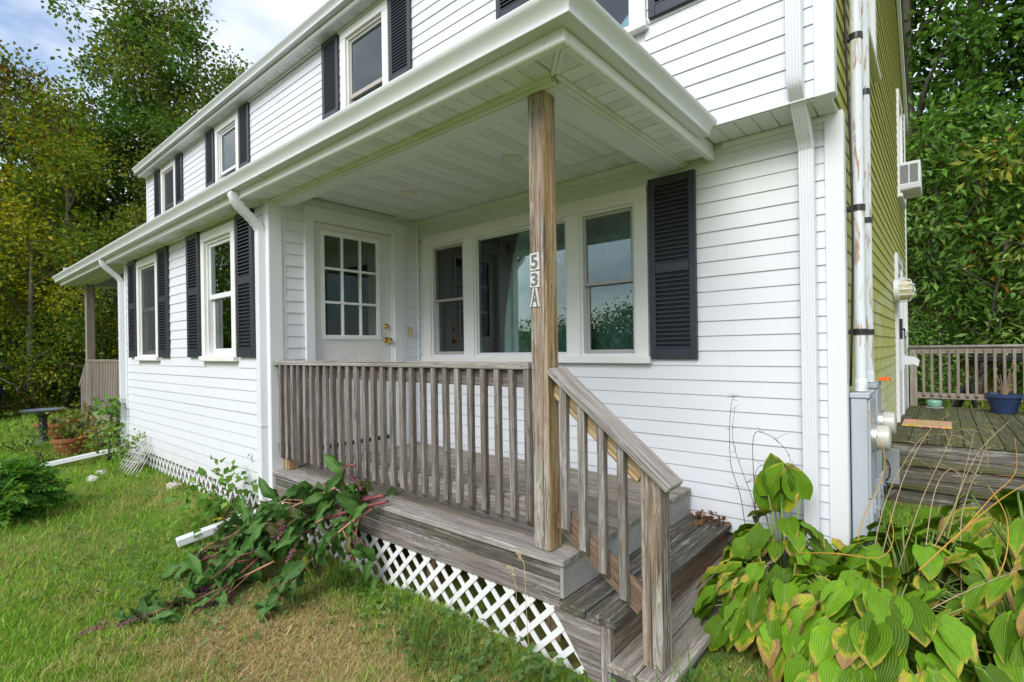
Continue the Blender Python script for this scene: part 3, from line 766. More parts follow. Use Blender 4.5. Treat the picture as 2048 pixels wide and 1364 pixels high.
for b_ in ((-4.29, -1.40, 2.0, 2.115), (-1.555, -1.40, 2.116, YW-.003), (GX0+.28, XB0-.005, 2.0, 2.115), (GX0+.28, GX0+.43, 2.116, YU+.3)): MB().box(*b_, BEZ, CEZ).build('beam', TRIM, house)
mb = MB()
for a, b in ((-4.30, -1.388), (GX0+.26, XB0-.01)):
    mb.cbox(a, b, 1.972, 2.0, BEZ+.002, SOZ+.02, .006); mb.cbox(a, b-.01, 1.955, 1.974, BEZ+.016, SOZ+.02, .004)
mb.cbox(-1.402, -1.374, 2.0, YW-.004, BEZ+.001, SOZ+.02, .006); mb.cbox(-1.376, -1.357, 1.965, YW-.004, BEZ+.016, SOZ+.021, .004)
mb.cbox(XB0-.01, XB1, 1.915, YB-.003, SOZ-.02, SOZ+.01, .004)
mb.build('beam_moulding', MOU, house)
k = 0; x = XB1+.004
while x < -1.56:                                             # ceiling boards run front to back
    panel(proof, T(x, 2.10, CEZ), YW-.004-2.10, .101, VEN if k % 3 == 2 else SOF, 'ceiling_panel'); x += .1015; k += 1
k = 0; x = GX0+.02
while x < SXR-.22:
    L_ = (1.955 if (x > XB1-.02 or x < XB0-.1) else YB-.003)-SY0-.03
    panel(proof, T(x, SY0+.03, SOZ), L_, .101, VEN if k % 3 == 2 else SOF); x += .1015; k += 1
k = 0; y = SY0+.24
MRS = RZ(R(90))
while y < YW-.06:
    w_ = min(.101, YW-.005-y)
    panel(proof, T(SXR-.032, y, SOZ) @ MRS, 1.357-1.17-.032-.002, w_, VEN if k % 3 == 1 else SOF); y += .1015; k += 1
for lx_, ly_ in ((-2.38, 2.84), (-3.58, 2.845)):
    MB().lathe([(.075, CEZ-.004), (.085, CEZ-.002), (.085, CEZ+.004)], 24, (lx_, ly_, 0)).build('ceiling_light', plain('cream_trim', (.62, .60, .48), .5, .3), house)
    MB().lathe([(.0, CEZ-.0045), (.058, CEZ-.0055), (.060, CEZ-.0035)], 24, (lx_, ly_, 0)).build('ceiling_light', plain('light_lens', (.70, .70, .62), .3, .3), house)
# mitred corner pieces
for poly, m_ in (([(-1.374, 1.97), (SXR-.20, SY0+.04), (SXR-.05, SY0+.04)], VEN), ([(-1.36, 1.975), (SXR-.035, SY0+.055), (SXR-.035, SY0+.235), (-1.36, SY0+.235)], VEN)):
    MB().prism(poly, 'z', SOZ+.001, SOZ+.012).build('soffit_panel', m_, proof)
for s_ in (0, 1):
    d_ = .014 if s_ else -.014
    mb = MB(); mb.prism([(-1.372+d_-.012, 1.958), (-1.372+d_+.012, 1.958), (SXR-.028+d_+.012, SY0+.03), (SXR-.028+d_-.012, SY0+.03)], 'z', SOZ-.006-.001*s_, SOZ+.004); mb.build('mitre_strip', SOF, proof)
fb = MB()   # outer frame strip under the fascia
fb.cbox(GX0, SXR, SY0-.002, SY0+.042, SOZ-.028, SOZ+.03, .006); fb.cbox(SXR-.042, SXR+.002, SY0+.043, YW-.004, SOZ-.028, SOZ+.03, .006)
fb.box(GX0+.003, SXR-.003, SY0+.006, SY0+.03, SOZ+.031, zt+.0); fb.box(SXR-.03, SXR-.006, SY0+.031, YW-.006, SOZ+.031, zt)
fb.box(GX0, GX0+.02, SY0+.04, YU-.03, SOZ-.02, zt+.2)
fb.build('fascia', SOF, house)
def sweep_gutter(path, z0, name='gutter', s=1.0):
    """path: list of (x, y, ox, oy): fascia line with outward mitre vector"""
    prof = [(0, .003), (0, .0), (.062, .0), (.070, -.004), (.075, -.001), (.076, .008), (.078, .020), (.086, .034), (.097, .050), (.108, .062), (.116, .072), (.118, .084), (.114, .090), (.106, .088), (.107, .082), (.11, .075), (.09, .047), (.072, .022), (.066, .006), (.004, .005)]
    n = len(prof); vs = []
    for x, y, ox, oy in path:
        for o, z in prof: vs.append((x+ox*o*s, y+oy*o*s, z0+z))
    fs = [(i*n+k, i*n+(k+1) % n, (i+1)*n+(k+1) % n, (i+1)*n+k) for i in range(len(path)-1) for k in range(n)]
    fs += [tuple(range(n)), tuple(range((len(path)-1)*n, len(path)*n))[::-1]]
    g = MB().add(vs, fs).build(name, GUT, house, None, True)
    return g
GZ0 = SOZ+.032
g1 = sweep_gutter([(GX0, SY0+.004, 0, -1), (SXR-.004, SY0+.004, 1, -1), (SXR-.004, YU-.003, 1, 0)], GZ0)
for x in (-3.9, -7.2, -10.2): MB().box(x-.02, x+.02, SY0-.001-.0755, SY0, GZ0-.0058, GZ0-.0008).build('gutter_seam', GUT, g1)
# --- overhang soffit under the upper floor (right of the porch)
k = 0; x = -1.166
while x < XR-.02:
    w_ = min(.101, XR-.004-x); panel(house, T(x, YU+.016, 1.362), YW-YU-.03, w_, DIA); x += .1015; k += 1
MB().cbox(-1.12, XR-.085, -.012, .012, 1.325, 1.362, .003).build('soffit_channel', SOF, house, MW)
# --- upper eave
UZ, UY0 = 3.70, 3.125
k = 0; x = XL+.02
while x < XR:
    panel(house, T(x, UY0+.02, UZ), YU-UY0-.022, .101, VEN if k % 3 == 2 else SOF); x += .1015; k += 1
mb = MB(); mb.cbox(XL, XR, UY0-.045, UY0+.02, UZ-.012, UZ+.045, .014); mb.box(XL, XR, UY0-.03, UY0+.01, UZ+.046, UZ+.13); mb.cbox(XL+.05, XR-.05, YU-.022, YU-.002, UZ-.03, UZ-.002, .005); mb.build('fascia', TRIM, house)
sweep_gutter([(XL+.02, UY0-.03, 0, -1), (XR+.02, UY0-.03, 0, -1)], UZ+.05)
roof = MB(); e0 = UZ+.14
slab([(XL-.05, UY0-.06, e0), (XR+.06, UY0-.06, e0), (XR+.06, RY_, RZ_+.12), (XL-.05, RY_, RZ_+.12)]); slab([(XL-.05, YE+.25, EZ), (XR+.06, YE+.25, EZ), (XR+.06, RY_+.001, RZ_+.12), (XL-.05, RY_+.001, RZ_+.12)])
roof.build('roof', shingles(), house)
for (ya, za), (yb, zb) in (((UY0-.04, e0-.02), (RY_, RZ_+.10)), ((YE+.24, EZ-.02), (RY_, RZ_+.10))):
    mb = MB(); mb.prism([(ya, za), (yb, zb), (yb, zb-.17), (ya, za-.15)], 'x', XR+.004, XR+.045); mb.build('rake_board', TRIM, house)

# --- downspouts
def downspout(x, w, path, rib=True, d=.055, flip=False):
    """path in (y, z), section w wide in x, outward side ribbed"""
    if rib:
        cs = []
        for i in range(5):
            a_ = -w/2+w*i/5; e_ = w/5
            cs += [(a_+e_*.02, -d/2+.0045), (a_+e_*.22, -d/2), (a_+e_*.78, -d/2), (a_+e_*.98, -d/2+.0045)]
        cs += [(w/2, d/2), (-w/2, d/2)]
    P = []
    for i, (y, z) in enumerate(path): P.append(Vector((y, z)))
    vs = []; n = len(cs); wob = 0
    for i, p in enumerate(P):
        t = (P[min(i+1, len(P)-1)]-P[max(i-1, 0)]).normalized(); nrm = Vector((t.y, -t.x))      # going down t=(0,-1) -> nrm=(-1,0) outward -y
        k = 1.0
        if 0 < i < len(P)-1:
            a = (P[i]-P[i-1]).length; b = (P[i+1]-P[i]).length
            if a < .03 and b < .03: k = 1.10 if i % 2 else .93
        for cx, cd in cs:
            q = p-nrm*cd*k; vs.append((x+cx*(1+(k-1)*.5), q.x, q.y))
    fs = [(i*n+j, i*n+(j+1) % n, (i+1)*n+(j+1) % n, (i+1)*n+j) for i in range(len(P)-1) for j in range(n)]
    fs += [tuple(range(n))[::-1], tuple(range((len(P)-1)*n, len(P)*n))]
    return MB().add(vs, fs).build('downspout', plain('white_downspout', (.71, .73, .765), .35, .45, 0, .04), house, None, True)
def bend(p, q, r, n=7):
    """points along an S between two vertical runs: p top (y,z), q bottom (y,z)"""
    out = []
    (y0, z0), (y1, z1) = p, q
    for i in range(n*2+1):
        t = i/(n*2); s = t*t*(3-2*t)
        out.append((y0+(y1-y0)*s, z0+(z1-z0)*t))
    return out
yo = YB-.04
for xx, zb in ((-4.392, -1.40), (-8.80, -1.38)):
    downspout(xx, .075, [(SY0-.036, GZ0-.004)]+bend((SY0-.036, GZ0-.03), (yo, GZ0-.30), .1)[0:]+[(yo, .5), (yo, -.5), (yo, zb+.14)]+[(yo-.01, zb+.10), (yo-.03, zb+.07), (yo-.06, zb+.05)])
    mb = MB(); mb.cbox(xx-.041, xx+.041, yo-.031, YB-.013, -.62, -.60, .002); mb.build('strap', TRIM, house)
# right hand downspout: upper wall, jog back under the overhang, lower wall
yu, yl = YU-.045, YW-.045
downspout(-.617, .08, [(yu, UZ+.04), (yu, 3.0), (yu, 2.0), (yu, 1.50)]+[(yu+.004, 1.48), (yu+.012, 1.46), (yu+.026, 1.44), (yu+.044, 1.42)]+[(yl-.07, 1.255)]+[(yl-.045, 1.23), (yl-.025, 1.21), (yl-.011, 1.19), (yl-.003, 1.17), (yl, 1.15)]+[(yl, .2), (yl, -.6), (yl, -1.3)], d=.06)

# ------------------------------------------------------------------ front porch
porch = thing('front_porch', 'weathered grey wooden porch with baluster railing and steps by the white entrance door', 'porch', (-2.8, 2.7, -1.5))
PX1, PY0 = -1.36, 1.945
y = PY0; n = 0
ends = []
while y < YW-.03:
    w_ = min(.138, YW-.022-y)
    x0 = XB1+.014 if y > YB-.02+.05 else XB1-.02
    bbox('deck_board', porch, x0, PX1+random.uniform(-.004, .004), y, y+w_-.005, DZ-.036, DZ+random.uniform(-.002, .001), 'deck' if n else 'pale', c=.005)
    y += .1395; n += 1
bbox('fascia_board', porch, XB1-.003, PX1-.028, PY0+.020, PY0+.055, DZ-.118, DZ-.037, 'dark')
bbox('fascia_board', porch, XB1-.003, PX1-.028, PY0+.012, PY0+.050, DZ-.235, DZ-.119, 'grey')
bbox('joist', porch, XB1+.05, PX1-.06, 2.2, 2.24, DZ-.23, DZ-.04, 'dark'); bbox('joist', porch, XB1+.05, PX1-.06, 2.9, 2.94, DZ-.23, DZ-.04, 'dark')
for xx in (-3.6, -2.5, -1.55): bbox('pier', porch, xx-.045, xx+.045, 2.12, 2.21, -1.55, DZ-.04, 'warm')
greyp = plain('grey_painted_riser', (.30, .295, .28), .7, .2, 0, .3, 14)
MB().cbox(PX1-.027, PX1-.008, PY0+.012, YW-.02, -1.172, DZ-.037, .002).build('riser', greyp, porch)
# post, two weathered faces
POX0, POX1, POY0, POY1 = -1.560, -1.462, 1.985, 2.083
def post():
    cx, cy = (POX0+POX1)/2, (POY0+POY1)/2; h = BEZ-.001-DZ; m = MB(); m.cbox(-.049, .049, -.049, .049, -h/2, h/2, .005)
    me = m.mesh('post', [wood('post', 'z'), wood('warm', 'z')])
    for p in me.polygons:
        if p.normal.x > .6: p.material_index = 1
    o = link(bpy.data.objects.new('post', me), porch, T(cx, cy, DZ+h/2)); return o
po = post()
# number tiles on the post
def tiles():
    tm = plain('tile_white', (.56, .55, .53), .5, .4, 0, .1, 40)
    t = NT('tile_pattern'); p = t.pos(); s = t._sep(p)
    q = t.math('FRACT', t.math('MULTIPLY', t.math('ADD', s[0], s[2]), 150.)); q2 = t.math('FRACT', t.math('MULTIPLY', t.math('SUBTRACT', s[2], s[0]), 120.))
    ln = t.math('MAXIMUM', t.ramp(q, [(.12, 1.), (.2, 0.)]), t.ramp(q2, [(.08, 1.), (.16, 0.)]))
    ink = t.done(t.bsdf(t.mix(t.math('MULTIPLY', ln, .75), (.035, .035, .04), (.55, .54, .53)), .5, .4))
    zs = [(.470, .384), (.379, .300), (.297, .206)]
    for ch, (z1, z0), rot in zip('53A', zs, (R(-2.5), R(2), R(1))):
        cv = bpy.data.curves.new('txt', 'FONT'); cv.body = ch; cv.size = .165; cv.align_x = 'CENTER'; cv.align_y = 'CENTER'; cv.extrude = .0012; cv.offset = .004
        to = bpy.data.objects.new('txt', cv); COL.objects.link(to)
        me = bpy.data.meshes.new_from_object(to); bpy.data.objects.remove(to)
        vv = [tuple(v.co) for v in me.vertices]; ff = [tuple(p.vertices) for p in me.polygons]; bpy.data.meshes.remove(me)
        ax = [v[0] for v in vv]; az = [v[1] for v in vv]; sx = .042/(max(ax)-min(ax)); sz = (.80 if ch != 'A' else .97)*(z1-z0)/(max(az)-min(az)); ox, oz = (max(ax)+min(ax))/2, (max(az)+min(az))/2
        m = MB()
        if ch == 'A':
            hz = (z1-z0)/2; m.prism([(-.030, -hz), (.030, -hz), (.027, -hz+.012), (.013, hz), (-.013, hz), (-.027, -hz+.012)], 'y', -.005, 0, 0)
        else: m.cbox(-.029, .029, -.005, 0, -(z1-z0)/2, (z1-z0)/2, .002)
        nf = len(vv)
        m.add([((v[0]-ox)*sx, -.0055-v[2]*.5-.0006, (v[1]-oz)*sz) for v in vv], ff, 1)
        m.build('house_number', [tm, ink], po, T(POX0+.033, POY0-.0005, (z0+z1)/2) @ RY(rot))
tiles()
# railing
rail = bbox('railing', porch, XB1+.012, POX0-.001, 1.957, 2.047, -.103, -.066, 'pale', c=.005)
bbox('upper_rail', rail, XB1+.012, POX0-.001, 1.996, 2.034, -.195, -.104, 'bal'); bbox('lower_rail', rail, XB1+.012, POX0-.001, 1.996, 2.034, -.845, -.755, 'bal')
def baluster(parent, x, y, z0, z1, mk='bal', w=.034, tp=.0, lean=0):
    """2x2 with a slanted foot"""
    h = z1-z0; key = ('bal', round(h, 3), mk, round(tp, 3), round(w, 3))
    if key not in CACHE:
        b = w/2; c = .004
        def ring(z, dz): return [(-b+c, -b, z+dz*-1), (b-c, -b, z-dz), (b, -b+c, z-dz*.8), (b, b-c, z+dz*.8), (b-c, b, z+dz), (-b+c, b, z+dz), (-b, b-c, z+dz*.8), (-b, -b+c, z-dz*.8)]
        def ringx(z, t): return [(p[0], p[1], z-t*p[0]/b) for p in ring(z, 0)]
        V = ring(-h/2+.017, -.017)+ringx(h/2, tp); n = 8
        Fs = [tuple(range(8))[::-1], tuple(range(8, 16))]+[(i, (i+1) % 8, 8+(i+1) % 8, 8+i) for i in range(8)]
        m = MB().add(V, Fs)
        for zz in (h/2-.05, -h/2+.09): m.lathe([(.0032, -b-.0006), (.0032, -b+.001)], 6, (0, 0, zz), 'y')
        CACHE[key] = m.mesh('baluster', wood(mk, 'z'))
    return link(bpy.data.objects.new('baluster', CACHE[key]), parent, T(x, y, (z0+z1)/2) @ RZ(random.uniform(-.03, .03)) @ RY(lean+random.uniform(-.004, .004)))
for i in range(27): baluster(rail, -4.185+i*(2.606/26), 1.979, -.888, -.104)
bbox('stub_post', porch, XB1+.013, XB1+.10, 2.036, 2.123, DZ+.001, -.067, 'warm')
# stair
stair = porch
def tread(zt, xa, xb):
    half = (xb-xa)/2
    for i in range(2): bbox('tread', porch, xa+half*i+.003, xa+half*(i+1)-.002, PY0-.012, YW-.02+.0, zt-.038, zt-.002*i, 'dark' if zt > -1.3 else 'deck', c=.005)
tread(-1.175, -1.383, -1.088); tread(-1.365, -1.135, -.855)
bbox('riser', porch, -1.147, -1.118, PY0+.035, YW-.03, -1.364, -1.214, 'brown'); bbox('riser', porch, -.915, -.885, PY0+.01, YW-.03, -1.56, -1.404, 'dark')
bbox('stud', porch, -1.165, -1.118, PY0-.002, PY0+.034, -1.52, -1.214, 'grey')
MB().prism([(-1.385, -1.214), (-1.166, -1.214), (-1.166, -1.50), (-1.19, -1.53), (-1.42, -1.222)], 'y', PY0+.002, PY0+.04).build('stringer', wood('grey', 'x'), porch)
bbox('stringer', porch, -1.118, -.90, PY0+.0, PY0+.036, -1.56, -1.404, 'dark')
NX0, NX1, NY0, NY1 = -1.002, -.912, 2.022, 2.112
p0 = Vector((-1.462, 2.055, -.105)); p1 = Vector((-.862, 2.055, -.588)); sl = (p1.z-p0.z)/(p1.x-p0.x); ang = math.atan(-sl)
nz_ = lambda x: p0.z+sl*(x-p0.x)                              # centre line of the cap
nh = nz_((NX0+NX1)/2)-.021/math.cos(ang)
mN = MB(); b = .045
zt0, zt1 = nz_(NX0)-.021/math.cos(ang)-.001, nz_(NX1)-.021/math.cos(ang)-.001; zc = (-1.365+zt0)/2
mN.add([(-b, -b, -1.365-zc), (b, -b, -1.365-zc), (b, b, -1.365-zc), (-b, b, -1.365-zc), (-b, -b, zt0-zc), (b, -b, zt1-zc), (b, b, zt1-zc), (-b, b, zt0-zc)],
       [(0, 3, 2, 1), (4, 5, 6, 7), (0, 1, 5, 4), (1, 2, 6, 5), (2, 3, 7, 6), (3, 0, 4, 7)])
me = mN.mesh('newel', [wood('post', 'z'), wood('moss', 'z')]); 
for p in me.polygons:
    if p.normal.x > .6: p.material_index = 0
nw = link(bpy.data.objects.new('newel', me), porch, T((NX0+NX1)/2, (NY0+NY1)/2, zc))
srail = between('stair_railing', porch, p0, p1, .138, .036, 'pale', .005)
dv = Vector((math.sin(ang)*-1, 0, -math.cos(ang)))            # perpendicular downwards
q0 = Vector((POX1+.002, 2.058, nz_(POX1)))+Vector((0, 0, -.066/math.cos(ang)))
q1 = Vector((NX0-.002, 2.058, nz_(NX0)))+Vector((0, 0, -.066/math.cos(ang)))
between('upper_rail', srail, q0, q1, .036, .088, 'warm')
l0 = Vector((POX1+.004, 2.062, -.815)); l1 = Vector((NX0-.002, 2.062, -1.128))
between('lower_rail', srail, l0, l1, .036, .112, 'brown')
for i, (bx, zb) in enumerate(((-1.392, -.895), (-1.292, -.975), (-1.188, -1.052), (-1.088, -1.140))):
    baluster(srail, bx, 2.022, zb, nz_(bx)-.022/math.cos(ang), 'grey', .037, .0148)
# lattice under the porch
LAT = plain('white_lattice', (.74, .745, .74), .5, .35, 0, .10, 7)
def clipseg(p, d, poly):
    t0, t1 = -99, 99; n = len(poly)
    for i in range(n):
        a, b = poly[i], poly[(i+1) % n]; ex, ez = b[0]-a[0], b[1]-a[1]; nx, nz = -ez, ex     # inward for CCW
        den = nx*d[0]+nz*d[1]; num = nx*(a[0]-p[0])+nz*(a[1]-p[1])
        if abs(den) < 1e-9:
            if num > 0: return None
            continue
        t = num/den
        if den > 0: t0 = max(t0, t)
        else: t1 = min(t1, t)
    return (t0, t1) if t1-t0 > .03 else None
def lattice(parent, poly, y, pitch=.130, w=.029, th=.006, slope=1.0, stuff=False):
    mbx = MB(); xs = [p[0] for p in poly]; x = min(xs)-1
    while x < max(xs)+1:
        for s_, yy in ((1, y), (-1, y+th+.0005)):
            d = Vector((s_, slope)).normalized(); r = clipseg((x, -1.19), d, poly)
            if r:
                a, b = r; pa = Vector((x+d.x*a, -1.19+d.y*a)); pb = Vector((x+d.x*b, -1.19+d.y*b)); nn = Vector((-d.y, d.x))*w/2
                m = MB() if not stuff else mbx
                c = (pa+pb)/2 if not stuff else Vector((0, 0))
                m.prism([tuple(pa-nn-c), tuple(pb-nn-c), tuple(pb+nn-c), tuple(pa+nn-c)], 'y', 0 if not stuff else yy, th if not stuff else yy+th)
                if not stuff: m.build('lattice_slat', LAT, parent, T(c.x, yy+random.uniform(-.0008, .0008), c.y))
        x += pitch
    return mbx
lp = MB().box(XB1+.02, -1.43, PY0+.045, PY0+.06, DZ-.245, DZ-.228).build('lattice_panel', LAT, porch)
lattice(lp, [(XB1+.01, -1.53), (-1.185, -1.53), (-1.415, DZ-.236), (XB1+.01, DZ-.236)], PY0+.018)
lb = MB().box(XB0+.02, XB1-.1, YB+.03, YB+.045, SB-.012, SB+.0).build('lattice_panel', LAT, house)
lattice(lb, [(XB0+.03, -1.50), (XB1-.02, -1.50), (XB1-.02, SB-.002), (XB0+.03, SB-.002)], YB+.008, pitch=.125, slope=1.45)

# ------------------------------------------------------------------ far porch, at the left end of the house
lpch = thing('front_porch', 'small far wooden porch beyond the left end of the house front', 'porch', (-10.3, 2.7, -1.5))
lx0, lx1 = -11.62, XB0-.02
y = PY0
while y < 3.2: bbox('deck_board', lpch, lx0, lx1, y, y+.134, DZ-.036, DZ, 'far'); y += .1395
bbox('fascia_board', lpch, lx0+.02, lx1, PY0+.012, PY0+.05, DZ-.235, DZ-.037, 'far')
bbox('post', lpch, lx0+.08, lx0+.20, 1.985, 2.105, DZ+.001, BEZ-.001, 'far')
lr = bbox('railing', lpch, lx0+.201, lx1, 1.957, 2.047, -.103, -.066, 'far')
bbox('upper_rail', lr, lx0+.201, lx1, 1.996, 2.034, -.195, -.104, 'far'); bbox('lower_rail', lr, lx0+.201, lx1, 1.996, 2.034, -.845, -.755, 'far')
xx = lx0+.25
while xx < lx1-.02: baluster(lr, xx, 1.979, -.888, -.104, 'far'); xx += .1003
between('stair_railing', lpch, (lx0+.08, 2.05, -.11), (lx0-.55, 2.05, -.56), .12, .036, 'far'); bbox('newel', lpch, lx0-.53, lx0-.44, 2.02, 2.11, -1.5, -.50, 'far')
for k in range(4): baluster(lpch, lx0-.02-k*.1, 2.0, -.9-.08*k, -.17-.072*k, 'far')
for zt_, xa in ((-1.175, lx0-.27), (-1.365, lx0-.52)): bbox('tread', lpch, xa, xa+.28, PY0, 3.1, zt_-.038, zt_, 'far')
lq = MB().box(lx0+.05, lx1-.05, PY0+.045, PY0+.06, DZ-.245, DZ-.228).build('lattice_panel', LAT, lpch)
o = lattice(None, [(lx0+.04, -1.50), (lx1, -1.50), (lx1, DZ-.24), (lx0+.04, DZ-.24)], PY0+.018, slope=1.3, stuff=True).build('lattice_slats', LAT, lq); o['kind'] = 'stuff'

# ------------------------------------------------------------------ side deck
sd = thing('side_deck', 'dark mossy wooden deck with steps and grey railing beside the house', 'deck', (1, 8.5, -1.5))
DX1 = 3.4; DY0, DY1 = 6.58, 10.25
x = XR+.02
while x < DX1:
    bbox('deck_board', sd, x, x+.136, DY0, DY1, DZ-.036, DZ+random.uniform(-.002, .002), 'moss', c=.005); x += .1415
for k, zt_ in enumerate((-.985, -1.155, -1.325)):
    bbox('riser', sd, XR+.02, DX1, DY0+.02-.28*k, DY0+.05-.28*k, zt_-.17 if k < 2 else -1.6, zt_-.04, 'dark')
    if k: 
        bbox('tread', sd, XR+.02, DX1, DY0-.28*k-.02, DY0-.28*k+.118, zt_-.038, zt_, 'moss'); bbox('tread', sd, XR+.02, DX1, DY0-.28*k+.122, DY0-.28*(k-1)+.018, zt_-.038, zt_, 'dark')
bbox('post', sd, XR+.03, XR+.12, DY1-.10, DY1-.01, -1.6, -.08, 'far')
for px in (1.3, 2.9): bbox('post', sd, px, px+.09, DY1-.10, DY1-.01, -1.6, -.08, 'grey')
sr = bbox('railing', sd, XR+.02, DX1, DY1-.13, DY1+.01, -.079, -.043, 'grey')
bbox('upper_rail', sr, XR+.121, DX1, DY1-.10, DY1-.064, -.170, -.08, 'far'); bbox('lower_rail', sr, XR+.121, DX1, DY1-.10, DY1-.064, -.86, -.77, 'far')
x = XR+.20
while x < 2.0: baluster(sr, x, DY1-.117, -.84, -.10, 'far'); x += .1005

# ------------------------------------------------------------------ services on the side wall
def conduit(x, y, r, z0, z1, label, bands):
    t = thing('conduit', label, 'pipe', (x, y, z0), 'electric conduits up the corner of the house')
    MB().tube([(x, y, z0), (x, y, (z0+z1)/2), (x, y, z1)], r, 16).build('pipe', RUST, t, None, True)
    MB().lathe([(r*1.12, z0), (r*1.14, z0+.03), (r*1.1, z0+.07), (r, z0+.075)], 16, (x, y, 0)).build('coupling', RUST, t, None, True)
    for zb in bands:
        m = MB(); m.lathe([(r+.006, zb), (r+.006, zb+.035)], 16, (x, y, 0)); m.cbox(XR+.0, x, y-.02, y+.02, zb+.004, zb+.031, .003); m.build('strap', BLK, t)
RUST = rust_pipe(); BLK = plain('black_metal', (.02, .02, .022), .4, .5)
conduit(-.385, 3.70, .031, -.285, 5.5, 'thicker rusty white conduit nearest the corner board, rising from the front meter box', (.055, .80, 1.83))
conduit(-.385, 4.12, .030, -.255, 5.5, 'second rusty white conduit, rising behind the first from the rear meter box', (.06, .80, 1.65))
cab = MB(); pts = [(-.415, 3.60-.0*i, z) for i, z in enumerate(())]
pts = [(XR+.03+.012*math.sin(z*2.2), 3.585+.02*math.sin(z*1.3), z) for z in np.linspace(-.25, 5.2, 26)]
o = MB().tube(pts, .0065, 8).build('service_cable', plain('black_cable', (.012, .012, .014), .5, .4), None, None, 'all'); tag(o, 'thin black cable running up beside the white conduits', 'cable')
METG = plain('grey_meter_box', (.43, .465, .505), .45, .4, .0, .05, 3)
def meter(y0, y1, x1, z0, z1, label):
    t = thing('meter_box', label, 'meter box', (XR, y0, z0), 'electric meter boxes')
    m = MB(); m.cbox(XR+.018, x1, y0, y1, z0, z1-.03, .006); m.cbox(XR+.014, x1+.012, y0-.008, y1+.008, z1-.03, z1, .004)
    m.cbox(x1, x1+.012, y0+.015, y1-.015, z0+.32*(z1-z0), z1-.04, .004); m.cbox(x1-.006, x1+.02, y0+.02, y1-.02, z0+.02, z0+.31*(z1-z0), .004); m.cbox(x1+.02, x1+.03, y0+.05, y0+.07, z0+.2, z0+.28, .002)
    m.build('housing', METG, t)
    yc, zc = (y0+y1)/2, z0+.70*(z1-z0)
    MB().lathe([(.086, x1+.010), (.086, x1+.035), (.078, x1+.037)], 28, (0, yc, zc), 'x').build('ring', plain('steel_ring', (.6, .6, .58), .3, .5, .8), t, None, True)
    MB().lathe([(.074, x1+.03), (.075, x1+.075), (.073, x1+.092), (.06, x1+.10), (.0, x1+.101)], 28, (0, yc, zc), 'x').build('dome', plain('meter_glass', (.52, .50, .44), .18, .6), t, None, True)
    MB().tube([(x1+.02, y0+.06, z0+.25), (x1+.05, y0+.05, z0+.23), (x1+.05, y0+.05, z0+.17), (x1+.02, y0+.06, z0+.15)], .004, 6).build('seal', plain('steel_wire', (.55, .55, .55), .3, .5, 1), t)
meter(3.60, 3.90, -.345, -1.20, -.29, 'larger grey electric meter box beside the corner board with round glass meter')
meter(4.02, 4.32, -.345, -1.15, -.26, 'grey electric meter box behind the larger one, its round meter partly hidden')
jb = thing('junction_box', 'small square grey box with a curled wire below the round meters', 'box', (XR+.2, 4.45, -.9))
MB().cbox(XR+.105, XR+.20, 4.40, 4.48, -.98, -.74, .006).build('box', plain('grey_plastic', (.27, .28, .28), .5, .4), jb); MB().box(XR+.017, XR+.10, 4.41, 4.47, -.9, -.84).build('bracket', BLK, jb)
MB().tube([(XR+.12+.03*math.sin(a), 4.385, -.88+.075*math.cos(a)) for a in np.linspace(.2, 3.0, 12)], .004, 6).build('wire', BLK, jb)
o = MB().prism([(4.16, -.245), (4.20, -.225), (4.30, -.246), (4.24, -.252)], 'x', XR+.11, XR+.17).build('warning_tag', plain('orange_plastic', (.85, .13, .02), .5), None); tag(o, 'small orange tag lying on top of the rear meter box', 'tag')
# window air conditioner
ac = thing('air_conditioner', 'white window air conditioner sticking out of the upper side window', 'air conditioner', (XR+.2, 8.95, 2.0))
m = MB(); ax0, ax1, ay0, ay1, az0, az1 = XR+.0, XR+.235, 8.66, 9.24, 2.06, 2.43
m.cbox(ax0-.1, ax1, ay0, ay1, az0, az1, .008); m.build('casing', plain('ac_white', (.70, .72, .74), .5, .4), ac)
m = MB()
for g0, g1 in ((ax0+.02, ax0+.108), (ax0+.122, ax0+.21)):
    z = az0+.09
    while z < az1-.04: m.box(g0, g1, ay0-.004, ay0+.002, z, z+.007); z += .0145
m.build('louvers', plain('ac_slot', (.06, .06, .065), .7), ac)['kind'] = 'stuff'
MB().box(ax0+.01, ax1-.01, ay0-.006, ay0-.0035, az0+.012, az0+.065).build('grille_band', plain('ac_grey', (.55, .57, .59), .5), ac)
# wall light, vent
wl = thing('wall_light', 'round cream bulkhead light with a white wire cage on the side wall', 'light', (XR+.1, 7.5, .62))
MB().lathe([(.135, XR+.002), (.135, XR+.05), (.12, XR+.06)], 24, (0, 7.55, .62), 'x').build('base', TRIM, wl, None, True)
MB().lathe([(.115, XR+.05), (.118, XR+.10), (.10, XR+.15), (.06, XR+.175), (0, XR+.18)], 24, (0, 7.55, .62), 'x').build('globe', plain('cream_glass', (.62, .55, .36), .35, .4), wl, None, True)
m = MB()
for dz in (-.06, 0, .06): m.tube([(XR+.05, 7.55-.135, .62+dz), (XR+.14, 7.55-.13, .62+dz), (XR+.195, 7.55, .62+dz), (XR+.14, 7.55+.13, .62+dz), (XR+.05, 7.55+.135, .62+dz)], .006, 6)
m.tube([(XR+.05, 7.55, .62-.135), (XR+.15, 7.55, .62-.125), (XR+.198, 7.55, .62), (XR+.15, 7.55, .62+.125), (XR+.05, 7.55, .62+.135)], .006, 6); m.build('cage', TRIM, wl)
dv_ = thing('dryer_vent', 'white plastic vent hood low on the side wall', 'vent', (XR, 9.2, -.3))
